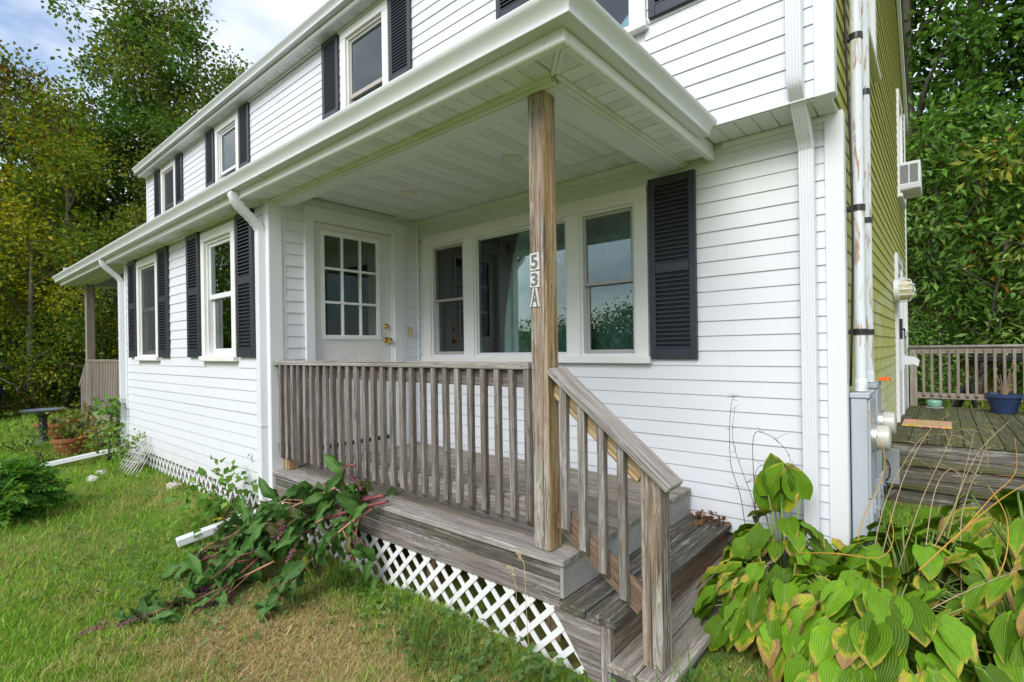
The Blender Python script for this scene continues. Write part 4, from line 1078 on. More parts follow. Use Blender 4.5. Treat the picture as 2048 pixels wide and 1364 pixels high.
m = MB(); m.cbox(XR-.001, XR+.02, 9.1, 9.3, -.36, -.16, .004); m.prism([(XR+.02, -.18), (XR+.14, -.20), (XR+.18, -.25), (XR+.17, -.33), (XR+.12, -.30), (XR+.02, -.31)], 'y', 9.12, 9.28); m.build('hood', TRIM, dv_)
fl = thing('flood_light', 'small white lamp fitting high under the rake of the side wall', 'light', (XR+.05, 8.0, 5.2))
MB().cbox(XR+.01, XR+.12, 7.92, 8.08, 4.98, 5.14, .01).build('lamp', TRIM, fl)
# ------------------------------------------------------------------ things on the side deck
def rmat():
    t = NT('floral_mat'); p = t.pos(); n = t.noise(p, 11, 3, .5, .6)
    c = t.ramp(n, [(.36, (.38, .36, .10)), (.44, (.60, .36, .04)), (.5, (.62, .40, .34)), (.54, (.45, .06, .05)), (.58, (.62, .44, .38)), (.66, (.36, .34, .12))]); 
    return t.done(t.bsdf(c, .9, .1))
o = MB().cbox(XR+.05, .06, 7.55, 8.12, DZ+.003, DZ+.028, .008).build('doormat', [rmat()]); tag(o, 'worn floral doormat in yellow and pink lying on the mossy deck', 'doormat')
def pot(name, label, x, y, z, r, h, mat, taper=.75, rim=.06, group=None, plate=None):
    t = thing(name, label, 'flowerpot', (x, y, z), group)
    MB().lathe([(r*taper, z), (r*(taper+.12), z+h*.4), (r*.97, z+h*(1-rim*3)), (r*1.05, z+h*(1-rim*3)), (r*1.05, z+h), (r*.93, z+h), (r*.9, z+h*.85)], 30, (x, y, 0)).build('pot', mat, t, None, True)
    MB().lathe([(r*.91, z+h*.82), (r*.9, z+h*.86), (0, z+h*.88)], 24, (x, y, 0)).build('soil', plain('potting_soil', (.04, .03, .02), .95), t)
    if plate: MB().lathe([(r*.8, z-.0), (r*1.05, z+.004), (r*1.08, z+.016)], 24, (x, y, 0)).build('saucer', plate, t)
    return t
gg = thing('flowerpot', 'small round green glazed pot on a white saucer at the back of the deck', 'flowerpot', (-.12, 9.95, DZ), 'pots on the side deck')
MB().lathe([(.055, DZ+.015), (.085, DZ+.035), (.094, DZ+.075), (.088, DZ+.11), (.08, DZ+.118), (.074, DZ+.11)], 26, (-.12, 9.95, 0)).build('pot', plain('green_glaze', (.20, .38, .29), .25, .5, 0, .2, 15), gg, None, True)
MB().lathe([(.07, DZ+.003), (.105, DZ+.006), (.11, DZ+.014)], 24, (-.12, 9.95, 0)).build('saucer', TRIM, gg)
bp = pot('flowerpot', 'large dark blue glazed pot with dead twigs by the deck railing', .62, 9.7, DZ+.003, .19, .265, plain('blue_glaze', (.025, .045, .11), .2, .55, 0, .2, 10), .68)
m = MB()
for k in range(16):
    a = random.uniform(0, 6.28); l = random.uniform(.1, .5) if k else .75
    m.tube([(.62, 9.7, DZ+.22), (.62+.07*math.cos(a), 9.7+.07*math.sin(a), DZ+.27+l*.4), (.62+.12*math.cos(a), 9.7+.12*math.sin(a), DZ+.25+l*.75)], [.005, .0035, .002], 5)
m.build('dead_stems', plain('dead_twig', (.30, .21, .13), .9), bp)
pot('flowerpot', 'grey square-shouldered pot right of the blue pot', .92, 9.6, DZ+.003, .12, .22, plain('grey_glaze', (.20, .22, .25), .5, .4), .8)
# black frame of a folding exercise machine on the grass behind the railing
bk = thing('folding_frame', 'black tubular folding frame standing on the grass behind the deck railing', 'frame', (.2, 11.3, -1.5))
bm = plain('black_enamel', (.012, .012, .014), .35, .5); gzz = float(gz(.2, 11.3))
m = MB(); m.tube([(-.05, 11.2, gzz), (.25, 11.3, -.75), (.62, 11.35, -.30)], .035, 10); m.tube([(.05, 11.6, gzz), (.30, 11.35, -.75)], .03, 8); m.tube([(.45, 11.2, gzz), (.32, 11.3, -.7)], .03, 8); m.build('tubes', bm, bk, None, True)
MB().cbox(.35, .95, 11.2, 11.5, -.33, -.22, .02).build('seat', bm, bk)

# ------------------------------------------------------------------ leader pipes on the ground
lead = plain('white_downspout', (.71, .73, .765))
def leader(label, a, b):
    a, b = Vector(a), Vector(b); d = b-a; rot = d.to_track_quat('X', 'Z').to_matrix().to_4x4(); Lx = d.length
    o = MB().cbox(-Lx/2, Lx/2, -.041, .041, -.03, .03, .006).build('drain_pipe', lead, None, Matrix.Translation((a+b)/2) @ rot)
    tag(o, label, 'drain pipe', 'white drain pipes lying on the lawn')
leader('white drain pipe on the grass half under the cut pokeweed branches', (-4.395, 1.86, -1.335), (-4.50, 1.30, -1.445))
leader('white drain pipe on the grass by the terracotta pot and the far porch', (-8.82, 1.86, -1.31), (-9.12, 1.10, -1.45))

# ------------------------------------------------------------------ garden things on the far left
bb = thing('bird_bath', 'dark metal bird bath with wide scalloped bowl on a slim pedestal', 'bird bath', (-11.4, 1.40, -1.5))
MB().lathe([(.17, -1.5), (.15, -1.44), (.07, -1.38), (.05, -1.30), (.065, -1.2), (.05, -1.1), (.06, -1.0), (.10, -.96)], 20, (-11.4, 1.40, 0)).build('pedestal', plain('bath_black', (.03, .033, .04), .45, .5), bb, None, True)
MB().lathe([(.07, -.97), (.19, -.935), (.29, -.89), (.30, -.88), (.27, -.89), (.15, -.92), (0, -.925)], 42, (-11.4, 1.40, 0), 'z', 0, .02).build('bowl', plain('bath_bowl', (.14, .16, .21), .25, .6), bb, RX(0), True)
TERRA = plain('terracotta', (.34, .115, .055), .8, .2, 0, .2, 8)
def tuft(name, parent, c, n, h, sp, col, w=.02, up=.7, leafmat=None, L0=.5):
    """arching strap leaves"""
    base = np.array([(-.5, 0, 0), (.5, 0, 0), (.42, .55, .16), (-.42, .55, .16), (0, 1, -.05)]); 
    a = rng.uniform(0, 6.283, n); t = rng.uniform(L0, 1, n)
    d = np.c_[np.cos(a)*sp, np.sin(a)*sp, np.full(n, up)*rng.uniform(.5, 1.2, n)]; d = unit(d)
    pos = np.tile(np.array(c), (n, 1))+np.c_[rng.normal(0, .04, n), rng.normal(0, .04, n), np.zeros(n)]
    nr = np.tile([0, 0, 1.], (n, 1))-d*.2
    b2 = base.copy(); b2[:, 0] *= w/h; F = np.array([(0, 1, 2, 3), (3, 2, 4, 4)])
    cc = np.array(col)[rng.integers(0, len(col), n)]*rng.uniform(.6, 1.3, (n, 1))
    F3 = np.array([(0, 1, 2), (0, 2, 3), (3, 2, 4)])
    V, FF, C = scatter(b2, F3, pos, d, nr, t*h, cc)
    return np_obj(name, V, FF, FOL, parent, C)
FOL = leaf_mat('foliage'); GRASSM = leaf_mat('grass_blades', .25, .08, .7)
GREENS = [(.045, .10, .02), (.07, .14, .03), (.10, .17, .04), (.13, .18, .04)]
p1_ = pot('flowerpot', 'terracotta pot with green strap leaves beside the far porch steps', -9.86, 1.5, -1.49, .205, .29, TERRA, .7, .06, 'terracotta pots on the lawn')
tuft('leaves', p1_, (-9.86, 1.5, -1.23), 70, .38, .7, [(.12, .17, .04), (.20, .22, .07), (.08, .13, .03)], .018)
p2_ = pot('flowerpot', 'wide shallow terracotta bowl behind the bird bath', -12.1, 1.72, -1.48, .34, .30, TERRA, .75, .06, 'terracotta pots on the lawn')
tuft('leaves', p2_, (-12.1, 1.72, -1.22), 60, .30, .9, [(.12, .15, .08), (.20, .21, .13)], .03)
# wire edging leaning on the lattice
we = thing('wire_edging', 'white wire garden edging leaning folded against the lattice', 'garden edging', (-7.75, 1.85, -1.48))
m = MB()
for lay in range(2):
    o_ = lay*.05
    for k in range(5):
        x0 = -8.0+k*.105+o_*.6; pts = []
        for a in np.linspace(0, 1, 9): 
            px_ = x0+.11*a; h = .36*math.sin(math.pi*a)**.5
            pts.append((px_, 1.68+.03*lay+.24*h/.36*.8, -1.46+h*.85+.10*a*(1 if lay != 1 else -.6)))
        m.tube(pts, .0045, 5)
    for zz in (.10, .2): m.tube([(-8.02+o_, 1.70+zz*.5, -1.44+zz), (-7.43+o_, 1.70+zz*.5, -1.40+zz)], .0045, 5)
m.build('wires', plain('white_wire', (.62, .60, .58), .5, .4, 0, .2, 30), we)
def stone(label, x, y, s, col, seed):
    r_ = random.Random(seed); m = MB(); 
    V = []; 
    for i, (r, h) in enumerate(((.55, 0), (1, .25), (.95, .6), (.5, .85))):
        for k in range(9): V.append((x+s*r*math.cos(k*.698)*(1.2+r_.uniform(-.2, .2)), y+s*r*math.sin(k*.698)*r_.uniform(.7, 1), float(gz(x, y))-.02+s*h*r_.uniform(.85, 1.15)))
    F = [(i*9+k, i*9+(k+1) % 9, (i+1)*9+(k+1) % 9, (i+1)*9+k) for i in range(3) for k in range(9)]+[tuple(range(27, 36))]
    o = m.add(V, F).build('stone', plain('stone_%s' % seed, col, .9, .2, 0, .3, 20, .3)); tag(o, label, 'stone', 'stones along the lattice')
stone('squarish beige stone at the foot of the lattice', -6.42, 1.84, .085, (.45, .41, .34), 3)
stone('pale flat stone in the grass just below the far drain pipe', -8.05, 1.52, .07, (.6, .58, .54), 5)
stone('pale flat stone nearest the wire edging', -7.75, 1.38, .08, (.55, .52, .47), 8)

# ------------------------------------------------------------------ leaves built one by one
def leaf_mesh(name, Ln, W, shape, mat, droop=.25, fold=.18, nx=6, ny=7, wave=.0, tip=1.0, seed=0):
    r_ = random.Random(seed); vs = []; uv = []
    for j in range(ny+1):
        v = j/ny; w = shape(v)*W/2
        for i in range(nx+1):
            u = i/nx*2-1
            x = u*w; y = v*Ln
            if v < .18: y -= abs(u)*Ln*.10*(1-v/.18) if shape(0.02) > .3 else 0
            z = fold*abs(u)*w*1.4-droop*Ln*v*v*tip+droop*Ln*.35*v+wave*math.sin(v*13+u*2.2+seed)*abs(u)*w
            vs.append((x, y, z)); uv.append(((u+1)/2, v))
    fs = [(j*(nx+1)+i, j*(nx+1)+i+1, (j+1)*(nx+1)+i+1, (j+1)*(nx+1)+i) for j in range(ny) for i in range(nx)]
    me = bpy.data.meshes.new(name); me.from_pydata(vs, [], fs); me.materials.append(mat)
    ul = me.uv_layers.new(name='UVMap'); li = np.empty(len(me.loops), np.int32); me.loops.foreach_get('vertex_index', li)
    ul.data.foreach_set('uv', np.array(uv, np.float32)[li].ravel())
    me.polygons.foreach_set('use_smooth', [True]*len(me.polygons)); me.update(); return me
def place(name, me, parent, pos, fwd, up, scale=1, sx=1):
    y = Vector(fwd).normalized(); z = Vector(up); z = (z-y*z.dot(y)); z = z.normalized() if z.length > 1e-5 else y.orthogonal().normalized(); x = y.cross(z)
    M = Matrix(((x.x*scale*sx, y.x*scale, z.x*scale, pos[0]), (x.y*scale*sx, y.y*scale, z.y*scale, pos[1]), (x.z*scale*sx, y.z*scale, z.z*scale, pos[2]), (0, 0, 0, 1)))
    return link(bpy.data.objects.new(name, me), parent, M)
ovate = lambda v: (max(0, math.sin(math.pi*min(1, (v+.10)/1.10)**.78)))**.72*(1 if v < .999 else 0) if v > 0 else .50
lance = lambda v: (max(0, math.sin(math.pi*min(1, (v+.05)/1.05)**.85)))**.95 if v < .999 else 0
HM = hosta_mat()
HL = [leaf_mesh('leaf', .20, .150, ovate, HM, d, f, 6, 7, w, 1, i) for i, (d, f, w) in enumerate(((.30, .20, .10), (.50, .12, .14), (.15, .28, .08), (.40, .30, .16), (.62, .05, .10)))]
HN = [leaf_mesh('leaf', .27, .115, lance, HM, d, f, 6, 8, w, 1, i+9) for i, (d, f, w) in enumerate(((.35, .25, .14), (.55, .15, .18), (.25, .35, .12), (.7, .2, .2)))]
PET = plain('hosta_petiole', (.16, .25, .05), .5, .4)
def hosta(cx, cy, rad, h, n, meshes, label, seed, upright=0, up_n=0, sc=1.0, bias=None):
    r_ = random.Random(seed); g0 = float(gz(cx, cy))
    t = thing('hosta_plant', label, 'plant', (cx, cy, g0), 'hostas beside the steps'); pm = MB()
    for k in range(n):
        a = r_.uniform(0, 2*math.pi)
        if bias is not None and r_.random() < .55: a = bias+r_.gauss(0, .75)
        q = math.sqrt(r_.uniform(.02, 1)); rr = rad*q
        x, y = cx+rr*math.cos(a), cy+rr*math.sin(a)
        if x < -.99 and y > 1.9: x = -.99+r_.uniform(0, .05)
        z = g0+h*(1-.68*q**2.2)*r_.uniform(.76, 1.08)+.03
        if XR-.75 < x < XR+.06 and y > YW-.16: y = YW-.16-r_.uniform(0, .08)
        if x < -.83: z = max(z, (-1.355 if x > -1.09 else -1.16)+.05)
        el = -.22-.80*q*r_.uniform(.55, 1.35)
        fw = Vector((math.cos(a)*math.cos(el), math.sin(a)*math.cos(el), math.sin(el))); up = Vector((math.cos(a)*.35+r_.gauss(0, .22), math.sin(a)*.35+r_.gauss(0, .22), 1))
        s = r_.uniform(.66, 1.05)*sc*(1 if q > .35 else .85)
        place('leaf', r_.choice(meshes), t, (x, y, z), fw, up, s, r_.uniform(.88, 1.1))
        b = Vector((cx+.05*math.cos(a), cy+.05*math.sin(a), g0)); e = Vector((x, y, z))
        mid = b.lerp(e, .55)+Vector((0, 0, .10))
        if not (mid.y > YW-.05 and mid.x < XR): pm.tube([b, mid, e, e+fw*.03], [.006, .005, .004, .003], 5)
    for k in range(up_n):
        a = r_.uniform(0, 6.28); x, y = cx+upright*r_.uniform(-1, 1)*.8, cy+r_.uniform(-.05, .14)*1
        y = min(y, YW-.11); z = g0+h*r_.uniform(.95, 1.38); fw = Vector((r_.uniform(-.35, .35), r_.uniform(-.30, .05), 1)); up = Vector((r_.uniform(-.6, .6), -1, .4))
        place('leaf', r_.choice(meshes), t, (x, y, z), fw, up, r_.uniform(1.0, 1.3)*sc, 1)
        pm.tube([(cx, cy, g0), ((cx+x)/2, (cy+y)/2, (g0+z)/2+.05), (x, y, z)], [.007, .006, .004], 5)
    pm.build('petioles', PET, t, None, 'all')['kind'] = 'stuff'
    return t
hosta(-.62, 2.80, .38, .40, 84, HL, 'broad-leaved hosta spilling over the edge of the bottom step', 1, sc=.92, bias=4.2)
hosta(-.70, 3.18, .34, .47, 68, HL, 'hosta with tall upright leaves against the white corner siding', 2, .15, 8, .88)
hosta(-.22, 2.78, .48, .44, 118, HL, 'broad hosta with yellow-edged leaves at the front of the bed', 3, sc=.93, bias=4.4)
hosta(-.14, 3.36, .42, .50, 84, HL+HN[:1], 'hosta growing in front of the grey meter boxes', 4, .16, 0, .96)
hosta(.28, 3.18, .52, .50, 128, HN+HL[:1], 'narrow-leaved hosta at the right edge with browned tips', 5, sc=.98, bias=-.9)
hosta(.36, 3.95, .60, .60, 130, HN+HL[:1], 'narrow-leaved hosta nearest the deck steps, drooping and yellowed', 6, sc=.98, bias=-1.2)
hosta(.80, 3.65, .50, .52, 84, HN, 'low hosta running out of the picture on the right', 7, sc=.98)
# dead flower stalks and vine shoots arching over the hostas
def stalk(label, pts, r, mat, twigs=0, seed=0, name='dead_stalk', cat='stalk'):
    r_ = random.Random(seed); P = [Vector(p) for p in pts]; out = []
    for i in range(len(P)-1):
        p0, p1_, p2_, p3 = P[max(i-1, 0)], P[i], P[i+1], P[min(i+2, len(P)-1)]
        for k in range(6):
            t = k/6; out.append(.5*((2*p1_)+(p2_-p0)*t+(2*p0-5*p1_+4*p2_-p3)*t*t+(3*p1_-p0-3*p2_+p3)*t**3))
    out.append(P[-1]); n = len(out); r = r*.68; m = MB().tube(out, [r*(1-.65*i/n) for i in range(n)], 6)
    for k in range(twigs):
        i = r_.randrange(int(n*.35), n-1); d = Vector((r_.gauss(0, 1), r_.gauss(0, 1), r_.uniform(.1, 1))).normalized(); l = r_.uniform(.02, .10)
        m.tube([out[i], out[i]+d*l*.5, out[i]+d*l+Vector((0, 0, -.01))], [r*.4, r*.35, r*.2], 5)
    o = m.build(name, mat, None, None, 'all'); tag(o, label, cat, 'dead stalks over the hostas'); return o
TAN = plain('tan_stalk', (.42, .32, .20), .8, .2, 0, .3, 30); ORG = plain('orange_stalk', (.50, .27, .05), .6, .3, 0, .3, 14); DKS = plain('dark_stalk', (.075, .045, .05), .7, .3, 0, .3, 20)
stalk('tall dark thin stalk with a double bend in front of the white siding', [(-.86, 3.12, -1.45), (-.93, 3.2, -.95), (-1.0, 3.22, -.70), (-1.0, 3.25, -.36), (-.955, 3.25, -.30)], .0042, DKS, 14, 1)
stalk('dark thin stalk leaning away from the tall one before the white siding', [(-.72, 3.10, -1.40), (-.86, 3.2, -.95), (-.99, 3.25, -.60), (-.98, 3.26, -.38)], .004, DKS, 10, 2)
stalk('dark stalk that arches over sideways above the upright hosta leaves', [(-.84, 3.2, -1.40), (-.87, 3.25, -.95), (-.88, 3.26, -.57), (-.82, 3.26, -.52), (-.70, 3.24, -.60), (-.655, 3.2, -.72)], .0042, DKS, 10, 3)
stalk('short dark side shoot pointing right above the upright hosta leaves', [(-.86, 3.22, -1.2), (-.87, 3.25, -.78), (-.78, 3.26, -.70), (-.62, 3.2, -.69)], .003, DKS, 5, 4)
stalk('thick orange stalk rising in front of the grey meter boxes', [(-.40, 3.25, -1.35), (-.36, 3.4, -1.0), (-.28, 3.5, -.78), (-.26, 3.5, -.62), (-.31, 3.5, -.47), (-.335, 3.5, -.36)], .0055, ORG, 4, 5)
stalk('orange stalk looping low across the hosta leaves', [(-.62, 3.0, -1.10), (-.42, 2.9, -1.02), (-.25, 3.0, -1.03), (-.20, 3.1, -.96), (-.22, 3.2, -.85)], .005, ORG, 2, 6)
stalk('long orange stalk curving up at the right edge over the hostas', [(-.05, 2.75, -1.18), (.10, 3.0, -1.13), (.20, 3.25, -1.02), (.22, 3.4, -.85), (.16, 3.5, -.72)], .0055, ORG, 3, 7)
stalk('orange stalk reaching right out of the picture above the hostas', [(-.10, 3.0, -1.05), (.10, 3.3, -.86), (.30, 3.6, -.72), (.55, 3.8, -.62)], .005, ORG, 4, 8)
stalk('yellow stalk hooking upward at the right edge before the deck steps', [(.02, 3.35, -1.0), (.18, 3.6, -.80), (.275, 3.7, -.68), (.275, 3.7, -.50)], .0045, ORG, 2, 9)
k = 0
for lab, pts in (('tan twiggy stalk leaning right in front of the deck edge', [(-.20, 3.35, -1.2), (-.10, 3.55, -.85), (.0, 3.6, -.58), (.03, 3.6, -.50), (.10, 3.6, -.53)]),
                 ('tan stalk bent like a hook beside the doormat', [(-.28, 3.3, -1.2), (-.18, 3.5, -.75), (-.06, 3.6, -.47), (-.01, 3.6, -.46), (.03, 3.6, -.60)]),
                 ('longest tan stalk crossing the deck steps diagonally', [(-.18, 3.1, -1.3), (.0, 3.4, -.92), (.12, 3.6, -.60), (.26, 3.75, -.42)]),
                 ('pale tan stalk rising before the middle deck step', [(-.05, 3.3, -1.25), (.03, 3.55, -.9), (.10, 3.65, -.58), (.12, 3.65, -.46)]),
                 ('short tan stalk with side twigs below the deck edge', [(.05, 3.2, -1.2), (.06, 3.5, -.9), (.14, 3.6, -.62), (.16, 3.6, -.56), (.17, 3.6, -.66)]),
                 ('zigzag tan stalk over the browned hosta leaves', [(-.10, 3.2, -1.2), (-.05, 3.45, -.80), (.02, 3.5, -.66), (.08, 3.5, -.72), (.14, 3.5, -.66)]),
                 ('thin tan stalk slanting left before the small grey box', [(-.32, 3.2, -1.25), (-.25, 3.45, -.85), (-.12, 3.55, -.55), (-.05, 3.6, -.50)]),
                 ('pale dry stalk lying over the hosta by the bottom step', [(-.80, 2.55, -1.28), (-.72, 2.65, -1.13), (-.62, 2.75, -1.03)]),
                 ('long dark tan stalk low at the right edge', [(-.25, 2.55, -1.25), (.0, 2.85, -1.1), (.25, 3.1, -.98), (.5, 3.3, -.85)])):
    stalk(lab, pts, .0036, TAN, 16, 20+k); k += 1
# ------------------------------------------------------------------ cut pokeweed on the porch edge
PM = poke_mat(); PL = [leaf_mesh('leaf', .165, .066, lance, PM, d, f, 4, 7, w, 1, i+30) for i, (d, f, w) in enumerate(((.45, .45, .4), (.75, .6, .6), (.25, .3, .35), (.55, .9, .6), (.95, .4, .5), (.3, 1.1, .7)))]
STEM = plain('pokeweed_stem', (.22, .065, .065), .5, .3, 0, .4, 9); STEM2 = plain('pokeweed_stem_tan', (.36, .17, .11), .45, .4, 0, .35, 7); BERRY = plain('pokeweed_berry', (.045, .008, .026), .6, .15, 0, .4, 60); BERRY2 = plain('pokeweed_unripe', (.20, .035, .07), .4, .4, 0, .4, 60)
def berries(p, d, ln, mat, n=46):
    m = MB(); d = Vector(d).normalized(); p = Vector(p); b = d.orthogonal().normalized(); c = d.cross(b)
    m.tube([p, p+d*ln*.5, p+d*ln], [.003, .0025, .001], 5)
    for k in range(n):
        t = random.uniform(.08, 1); a = random.uniform(0, 6.28); q = p+d*ln*t+(b*math.cos(a)+c*math.sin(a))*random.uniform(.008, .018)*(1.15-.6*t); r = random.uniform(.0038, .0062)
        m.add([q+Vector(v)*r for v in ((1, 0, 0), (-1, 0, 0), (0, 1, 0), (0, -1, 0), (0, 0, 1), (0, 0, -1))], [(0, 2, 4), (2, 1, 4), (1, 3, 4), (3, 0, 4), (2, 0, 5), (1, 2, 5), (3, 1, 5), (0, 3, 5)])
    return m, mat
def pokeweed(label, pts, r, n, seed, mat=STEM, nb=2, side=5, low=.0):
    side += 3; nb += 1
    r_ = random.Random(seed); P = [Vector(p) for p in pts]; t_ = thing('pokeweed_stem', label, 'plant', pts[0], 'cut pokeweed heaped on the porch edge')
    out = []
    for i in range(len(P)-1):
        p0, p1_, p2_, p3 = P[max(i-1, 0)], P[i], P[i+1], P[min(i+2, len(P)-1)]
        for k in range(6):
            t = k/6; out.append(.5*((2*p1_)+(p2_-p0)*t+(2*p0-5*p1_+4*p2_-p3)*t*t+(3*p1_-p0-3*p2_+p3)*t**3))
    out.append(P[-1]); N = len(out)
    m = MB().tube(out, [r*(1-.6*i/N) for i in range(N)], 8); nodes = [(o, .4) for o in out[int(N*.2):]]
    for k in range(side):
        i = r_.randrange(int(N*.15), N-2); d = (out[min(i+2, N-1)]-out[i]).normalized()*.8+Vector((r_.gauss(0, .5), r_.gauss(-.2, .5), r_.uniform(-.5, .35))); d.normalize(); l = r_.uniform(.14, .36)
        q = [out[i], out[i]+d*l*.5+Vector((0, 0, .02)), out[i]+d*l-Vector((0, 0, .05))]
        for a in q: a.z = max(a.z, float(gz(a.x, a.y))+.03)
        m.tube(q, [r*.45, r*.38, r*.22], 6); nodes += [(q[1], 1), (q[2], 1), (q[1].lerp(q[2], .5), 1), (q[0].lerp(q[1], .6), 1)]
    m.build('stalk', mat, t_, None, 'all')
    for k in range(int(n*1.75)):
        p, _ = r_.choice(nodes); p = p+Vector((r_.gauss(0, .02), r_.gauss(0, .02), 0))
        el = r_.uniform(-1.45, -.1) if r_.random() < .8 else r_.uniform(-.2, .9); a = r_.uniform(3.0, 5.6) if r_.random() < .7 else r_.uniform(0, 6.28)
        fw = Vector((math.cos(a)*math.cos(el), math.sin(a)*math.cos(el), math.sin(el)))
        s = r_.uniform(.45, 1.2); tipz = p.z+fw.z*.165*s; g = float(gz(p.x, p.y))+.03
        if tipz < g: fw.z = max(-.9, (g-p.z)/(.165*s)); 
        if p.y+fw.y*.15 > PY0-.03 and p.z+fw.z*.15 < DZ+.03 and p.z < DZ+.04: fw.y = -abs(fw.y)
        up = Vector((r_.gauss(.3, .35), r_.gauss(-.75, .35), .8)); place('leaf', r_.choice(PL), t_, p+Vector((0, -.01, .004)), fw, up, s)
    for k in range(nb):
        p = r_.choice(nodes[len(nodes)//3:])[0]; g = float(gz(p.x, p.y)); d = Vector((r_.gauss(0, .6), r_.gauss(-.3, .5), -.4 if p.z > g+.2 else -.02))
        b, bm_ = berries((p.x, p.y, max(p.z, g+.035)), d, r_.uniform(.09, .15), r_.choice([BERRY, BERRY, BERRY2])); b.build('berry_cluster', bm_, t_)
pokeweed('thickest pink pokeweed stem, its cut end on the ledge', [(-2.76, 1.96, -.93), (-3.0, 1.84, -1.0), (-3.3, 1.62, -1.13), (-3.6, 1.42, -1.28), (-3.9, 1.22, -1.42)], .015, 30, 1, STEM, 3, 7)
pokeweed('pink pokeweed stem just below the thickest one, curving to the lawn', [(-2.70, 1.94, -.95), (-3.02, 1.78, -1.06), (-3.28, 1.55, -1.20), (-3.33, 1.32, -1.35), (-3.20, 1.0, -1.45)], .012, 26, 2, STEM, 4, 6)
pokeweed('thin red pokeweed shoot sticking up bent above the ledge', [(-2.90, 1.84, -.735), (-2.99, 1.82, -.76), (-3.05, 1.80, -.98), (-3.3, 1.66, -1.14), (-3.72, 1.50, -1.27)], .008, 24, 3, STEM, 2, 6)
pokeweed('straight tan pokeweed stem slanting up to the ledge', [(-3.12, 1.90, -.90), (-3.42, 1.72, -1.05), (-3.75, 1.5, -1.22), (-3.95, 1.36, -1.38)], .010, 26, 4, STEM2, 2, 6)
pokeweed('leafy pokeweed branch hanging lowest over the lattice', [(-2.78, 1.88, -1.0), (-2.86, 1.72, -1.10), (-2.92, 1.55, -1.25), (-3.0, 1.35, -1.40)], .010, 30, 5, STEM2, 3, 7)
pokeweed('wilted pokeweed branch with dark berries out on the lawn', [(-3.2, 1.45, -1.30), (-3.35, 1.22, -1.41), (-3.36, 1.02, -1.45), (-3.34, .86, -1.465)], .007, 12, 6, STEM2, 7, 5)
pokeweed('leafy pokeweed branch at the left end by the downspout', [(-3.35, 1.90, -.93), (-3.62, 1.80, -1.03), (-3.95, 1.66, -1.15), (-4.15, 1.52, -1.30)], .009, 30, 7, STEM, 2, 6)
pokeweed('short leafy pokeweed top resting against the balusters', [(-3.02, 1.9, -.93), (-2.95, 1.90, -.88), (-2.86, 1.88, -.85)], .006, 9, 8, STEM, 0, 2)
pokeweed('middle pokeweed branch with broad leaves facing the lawn', [(-3.05, 1.75, -1.06), (-3.2, 1.6, -1.16), (-3.42, 1.40, -1.28), (-3.62, 1.22, -1.42)], .009, 34, 9, STEM2, 3, 7)

# ------------------------------------------------------------------ lawn
def inside(x, y):
    f = (y > 1.955) & (x > -8.78) & (x < -1.16); f |= (y > 1.93) & (x > -1.17) & (x < -.86); f |= (y > 3.5) & (x < XR) & (x > -9); f |= (y > 1.97) & (x > -11.7) & (x < -8)
    f |= (y > 5.9) & (x > XR) & (x < 3.4) & (y < 10.3); return f
def lawn(n, r0, r1, a0, a1, hh, seed):
    g = np.random.default_rng(seed)
    r = np.exp(g.uniform(np.log(r0), np.log(r1), n)); a = R(1)*g.uniform(a0, a1, n)
    x, y = -r*np.sin(a), r*np.cos(a); k = ~inside(x, y); x, y, r = x[k], y[k], r[k]; n = len(x)
    b = brown(x, y)+g.normal(0, .22, n); dead = b > .55
    az = g.uniform(0, 6.283, n); lean = np.where(dead, g.uniform(.8, 2.6, n), g.uniform(.15, 1.1, n))
    d = np.c_[np.cos(az)*lean, np.sin(az)*lean, np.ones(n)]
    sc = np.clip((r/2.4)**.62, .8, 3.2)
    h = g.uniform(.5, 1.25, n)*hh*sc*np.where(dead, 1.0, 1.0)*(1+.5*np.clip(patch(x*.7, y*.7+3), 0, 1))
    gr = np.array([(.135, .32, .02), (.19, .39, .03), (.25, .43, .05), (.10, .24, .018), (.36, .42, .09)])[g.integers(0, 5, n)]
    st = np.array([(.50, .38, .18), (.60, .46, .24), (.40, .27, .11), (.38, .32, .10), (.64, .52, .30)])[g.integers(0, 5, n)]
    c = np.where(dead[:, None], st, gr)*g.uniform(.75, 1.25, (n, 1))
    half = (np.abs(b-.5) < .2)[:, None]; c = np.where(half, (gr+st)/2, c)
    w = .040
    base = np.array([(-w, 0, 0), (w, 0, 0), (w*.75, .5, .04), (-w*.75, .5, .04), (0, 1, -.14)]); F = np.array([(0, 1, 2), (0, 2, 3), (3, 2, 4)])
    pos = np.c_[x, y, gz(x, y)-.004]
    nr = np.c_[-np.cos(az)*.6+g.normal(0, .4, n), -np.sin(az)*.6+g.normal(0, .4, n), lean]
    out = []
    for m_, wf in ((~dead, 1.), (dead, .55)):
        b2 = base.copy(); b2[:, 0] *= wf
        out.append(scatter(b2, F, pos[m_], d[m_], nr[m_], h[m_], c[m_]))
    (V1, F1, C1), (V2, F2, C2) = out
    return np.concatenate([V1, V2]), np.concatenate([F1, F2+len(V1)]), np.concatenate([C1, C2])
parts = [lawn(90000, 1.75, 4.6, 25, 86, .036, 6), lawn(330000, 1.75, 15, -10, 92, .034, 1), lawn(7000, 1.9, 6.5, -10, 92, .06, 2), lawn(40000, 8, 40, 60, 95, .045, 3), lawn(14000, 8, 24, -14, 6, .06, 4)]
off = 0; VV = []; FF = []; CC = []
for V, F, C in parts: VV.append(V); FF.append(F+off); CC.append(C); off += len(V)
o = np_obj('grass', np.concatenate(VV), np.concatenate(FF), GRASSM, None, np.concatenate(CC)); tag(o, 'short green lawn grass with dry straw patches', 'grass', None, 'stuff')
